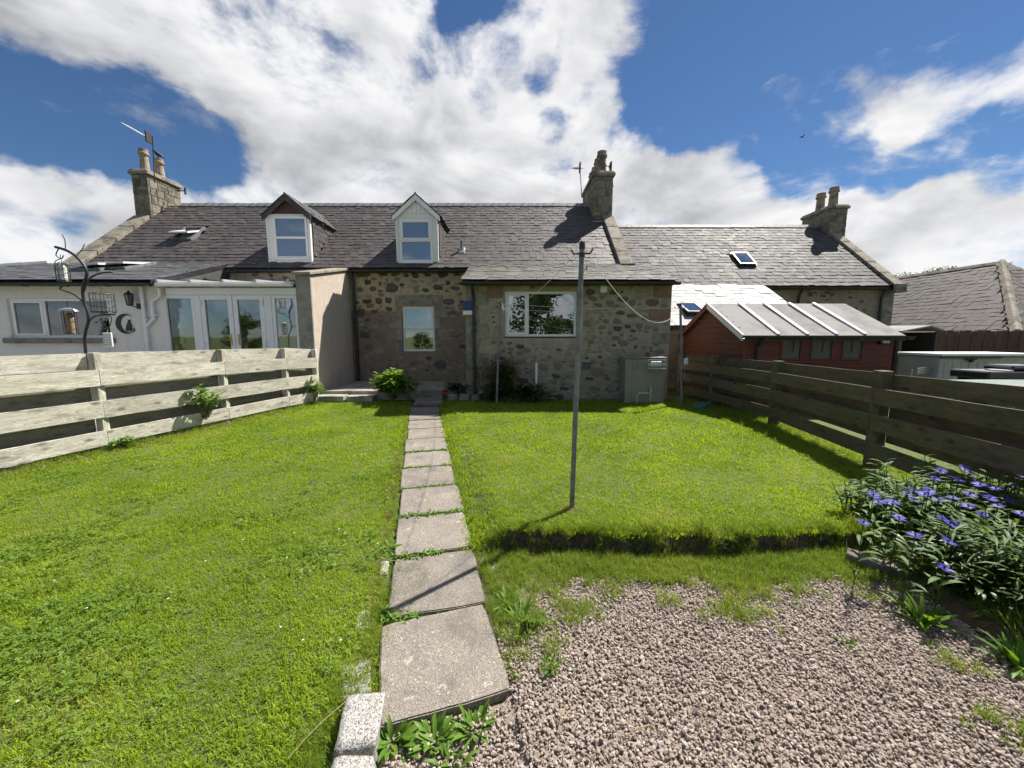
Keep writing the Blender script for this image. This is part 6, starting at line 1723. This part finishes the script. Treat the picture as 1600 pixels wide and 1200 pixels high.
for L, r in (([Z1(372, 790), Z1(395, 735), Z1(440, 708), Z1(500, 700)], .014), ([Z1(380, 840), Z1(330, 800), Z1(268, 775), Z1(290, 757)], .013), ([Z1(392, 925), Z1(430, 895), Z1(515, 890)], .012),
             ([Z1(292, 600), Z1(290, 560), Z1(278, 533)], .006), ([Z1(345, 625), Z1(365, 600), Z1(378, 575)], .006), ([Z1(262, 595), Z1(250, 625), Z1(275, 640), Z1(283, 625)], .007), ([Z1(270, 640), Z1(245, 655), Z1(250, 690)], .006), ([Z1(440, 880), Z1(495, 900), Z1(490, 940), Z1(475, 960)], .006)):
    MB().tube(smooth_pts(PP(L)), r, 6).build('branch', MT['black_metal'], fs, smooth=True)
def cage(label, zx, zy, zw, zh, solid=None, bars=10, name='bird_feeder', dome=False):
    k = 6.0 / F / 2.857; c = atY(*Z1(zx, zy), FY - .05); w, h = zw * k, zh * k
    t = thing(name, label, 'bird feeder', c - V((0, 0, h / 2)), 'hanging bird feeders')
    b = MB()
    for i in range(bars):
        a = 2 * pi * i / bars; q = V((w / 2 * cos(a), w / 2 * sin(a), 0)); b.tube([c + q - V((0, 0, h / 2)), c + q * 1.0 + V((0, 0, h * .4)), c + q * .3 + V((0, 0, h / 2))], .0035, 4)
    for f in (-.5, -.2, .1, .4):
        b.tube([c + V((w / 2 * cos(a), w / 2 * sin(a), h * f)) for a in [2 * pi * i / 14 for i in range(15)]], .0035, 4)
    b.tube([c + V((0, 0, h / 2)), c + V((.0, 0, h / 2 + .12))], .004, 5)
    b.build('cage', MT['black_metal'], t)
    MB().lathe(c - V((0, 0, h / 2)), [(w * .5, 0), (w * .52, .015)], 12).build('base', MT['black_metal'], t)
    if solid: MB().lathe(c - V((0, 0, h * .46)), [(w * .30, 0), (w * .32, h * .7), (w * .2, h * .8)], 12).build('seed', MT[solid], t)
    if dome: MB().lathe(c + V((0, 0, h * .40)), [(w * .75, 0), (w * .6, h * .08), (w * .1, h * .14)], 14).build('roof', MT['aluminium'], t)
cage('square lantern shaped feeder hanging highest on the feeder stand', 280, 700, 44, 80, 'curtain')
cage('round wire cage feeder right of the feeder stand stem', 458, 835, 80, 90)
cage('tube feeder with silver dome hanging left of the stem', 312, 920, 44, 110, 'seed', 8, dome=True)
k = 6.0 / F / 2.857; c = atY(*Z1(484, 1003), FY - .04)
t = thing('fat_block_feeder', 'pale green perforated flat feeder hanging lowest on the right', 'bird feeder', c, 'hanging bird feeders')
MB().box((c.x - 19 * k, FY - .06, c.z - 32 * k), (c.x + 19 * k, FY - .03, c.z + 32 * k)).build('block', MT['box_white'], t, bevel=.006)
ho = MB()
for i in range(3):
    for j in range(5): ho.box((c.x + (i - 1) * 11 * k - .007, FY - .064, c.z + (j - 2) * 11 * k - .007), (c.x + (i - 1) * 11 * k + .007, FY - .059, c.z + (j - 2) * 11 * k + .007))
ho.tube([(c.x, FY - .045, c.z + 32 * k), (c.x - .01, FY - .02, c.z + 45 * k)], .004, 5); ho.build('hole', MT['seed'], t)

# ------------------------------------------------------------------ birds
t = thing('perched_bird', 'black bird perched on the right pot of the left chimney', 'bird', (-12.04, 13.95, 7.64))
def bird_body(o, s, yaw, wings=0.0):
    d = V((cos(yaw), sin(yaw), 0))
    pts = [o - d * s * 1.25 + V((0, 0, s * -.55)), o - d * s * .7 - V((0, 0, s * .25)), o - d * s * .15, o + d * s * .3 + V((0, 0, s * .3)), o + d * s * .5 + V((0, 0, s * .62)), o + d * s * .68 + V((0, 0, s * .78)), o + d * s * .86 + V((0, 0, s * .76)), o + d * s * 1.15 + V((0, 0, s * .68))]
    return MB().tube(pts, [s * .08, s * .22, s * .42, s * .42, s * .26, s * .25, s * .16, s * .02], 10)
top = V((-12.04, 13.95, 6.84 + .12 + .68)); bb = bird_body(top + V((0, 0, .14)), .15, R(200))
bb.build('body', MT['bird_black'], t, smooth=True)
MB().tube([top + V((-.02, .02, .1)), top + V((-.02, .02, -.01))], .008, 5).tube([top + V((.03, -.02, .1)), top + V((.03, -.02, -.01))], .008, 5).build('leg', MT['bird_black'], t)
p = atY(1253, 214, 30); t = thing('flying_bird', 'small dark bird in flight in the blue sky', 'bird', p)
b = MB().tube([p + V((-.14, 0, 0)), p + V((-.07, 0, 0)), p, p + V((.08, 0, 0)), p + V((.13, 0, .01))], [.015, .04, .05, .04, .01], 8)
for s in (-1, 1):
    b.prism([p + V((.05, s * .03, .01)), p + V((.06, s * .19, .06)), p + V((-.03, s * .33, .04)), p + V((-.05, s * .04, .01))], (0, 0, .01))
b.build('body', MT['bird_black'], t, smooth=True)

# ------------------------------------------------------------------ trees: behind the viewer (mirrored in the windows) and beyond the barn
def tree_mesh(seed, h, rad, nleaf, ls):
    r = random.Random(seed); tr = MB(); fo = MB(); tips = []
    top = V((r.uniform(-.2, .2), r.uniform(-.2, .2), h * .8)); tr.tube([(0, 0, -.2), (0.05, 0, h * .25), top * .6, top], [h * .035, h * .026, h * .016, h * .006], 8)
    for k in range(16):
        z = h * r.uniform(.22, .8); a = r.uniform(0, 6.28); L = rad * r.uniform(.5, 1) * (1.15 - z / h * .7); p = top * (z / top.z)
        q = p + V((cos(a) * L, sin(a) * L, L * r.uniform(.15, .6))); tr.tube([p, p.lerp(q, .5) + V((0, 0, -.05 * L)), q], [h * .012, h * .007, h * .002], 5)
        tips += [(q, rad * r.uniform(.25, .45)), (p.lerp(q, .6), rad * r.uniform(.2, .35))]
    tips.append((top + V((0, 0, h * .05)), rad * .4))
    for k in range(nleaf):
        q, s = r.choice(tips); d = V((r.gauss(0, 1), r.gauss(0, 1), r.gauss(0, .8))).normalized() * s * r.random() ** .45; p = q + d
        if p.z < .15 * h: continue
        u = V((r.gauss(0, 1), r.gauss(0, 1), r.gauss(0, 1))).normalized(); w = u.orthogonal().normalized(); z = ls * r.uniform(.6, 1.3)
        fo.cur = r.random(); fo.add([p - u * z, p + w * z * .45, p + u * z, p - w * z * .45], [(0, 1, 2, 3)])
    return tr.mesh('trunk', MT['bark']), fo.mesh('crown', TREELEAF, fix=False)
TM = [tree_mesh(1, 7.0, 2.6, 4200, .16), tree_mesh(2, 5.0, 2.2, 3400, .14)]
def tree(label, x, y, z, k, s, rot):
    t = thing('tree', label, 'tree', (x, y, z), 'trees round the garden'); M = MX.Translation((x, y, z)) @ MX.Rotation(rot, 4, 'Z') @ MX.Scale(s, 4)
    for nm, me in zip(('trunk', 'crown'), TM[k]): link(bpy.data.objects.new(nm, me), t, M)
for i, (x, y, k, s, lab) in enumerate(((2.6, -9.5, 0, 1.0, 'tall tree mirrored in the wide extension window'), (6.5, -11, 0, .9, 'tree behind the viewer to the right of the tall one'),
                                      (-8.5, -15, 1, .42, 'low tree mirrored in the lower pane of the kitchen window'), (-13, -13, 1, .6, 'tree mirrored in the porch doors'), (-19, -10, 0, .5, 'tall tree mirrored in the porch side window'), (-27, -9, 0, .5, 'tree mirrored in the window of the white wing'))):
    tree(lab, x, y, -.05, k, s, i * 1.3)
p = atY(1428, 428, 50); tree('small tree top showing left above the barn ridge', p.x, 50, p.z - 5.0, 1, 1.05, .4)
p = atY(1474, 425, 52); tree('wider tree top showing right above the barn ridge', p.x, 52, p.z - 5.0, 1, 1.1, 2.1)
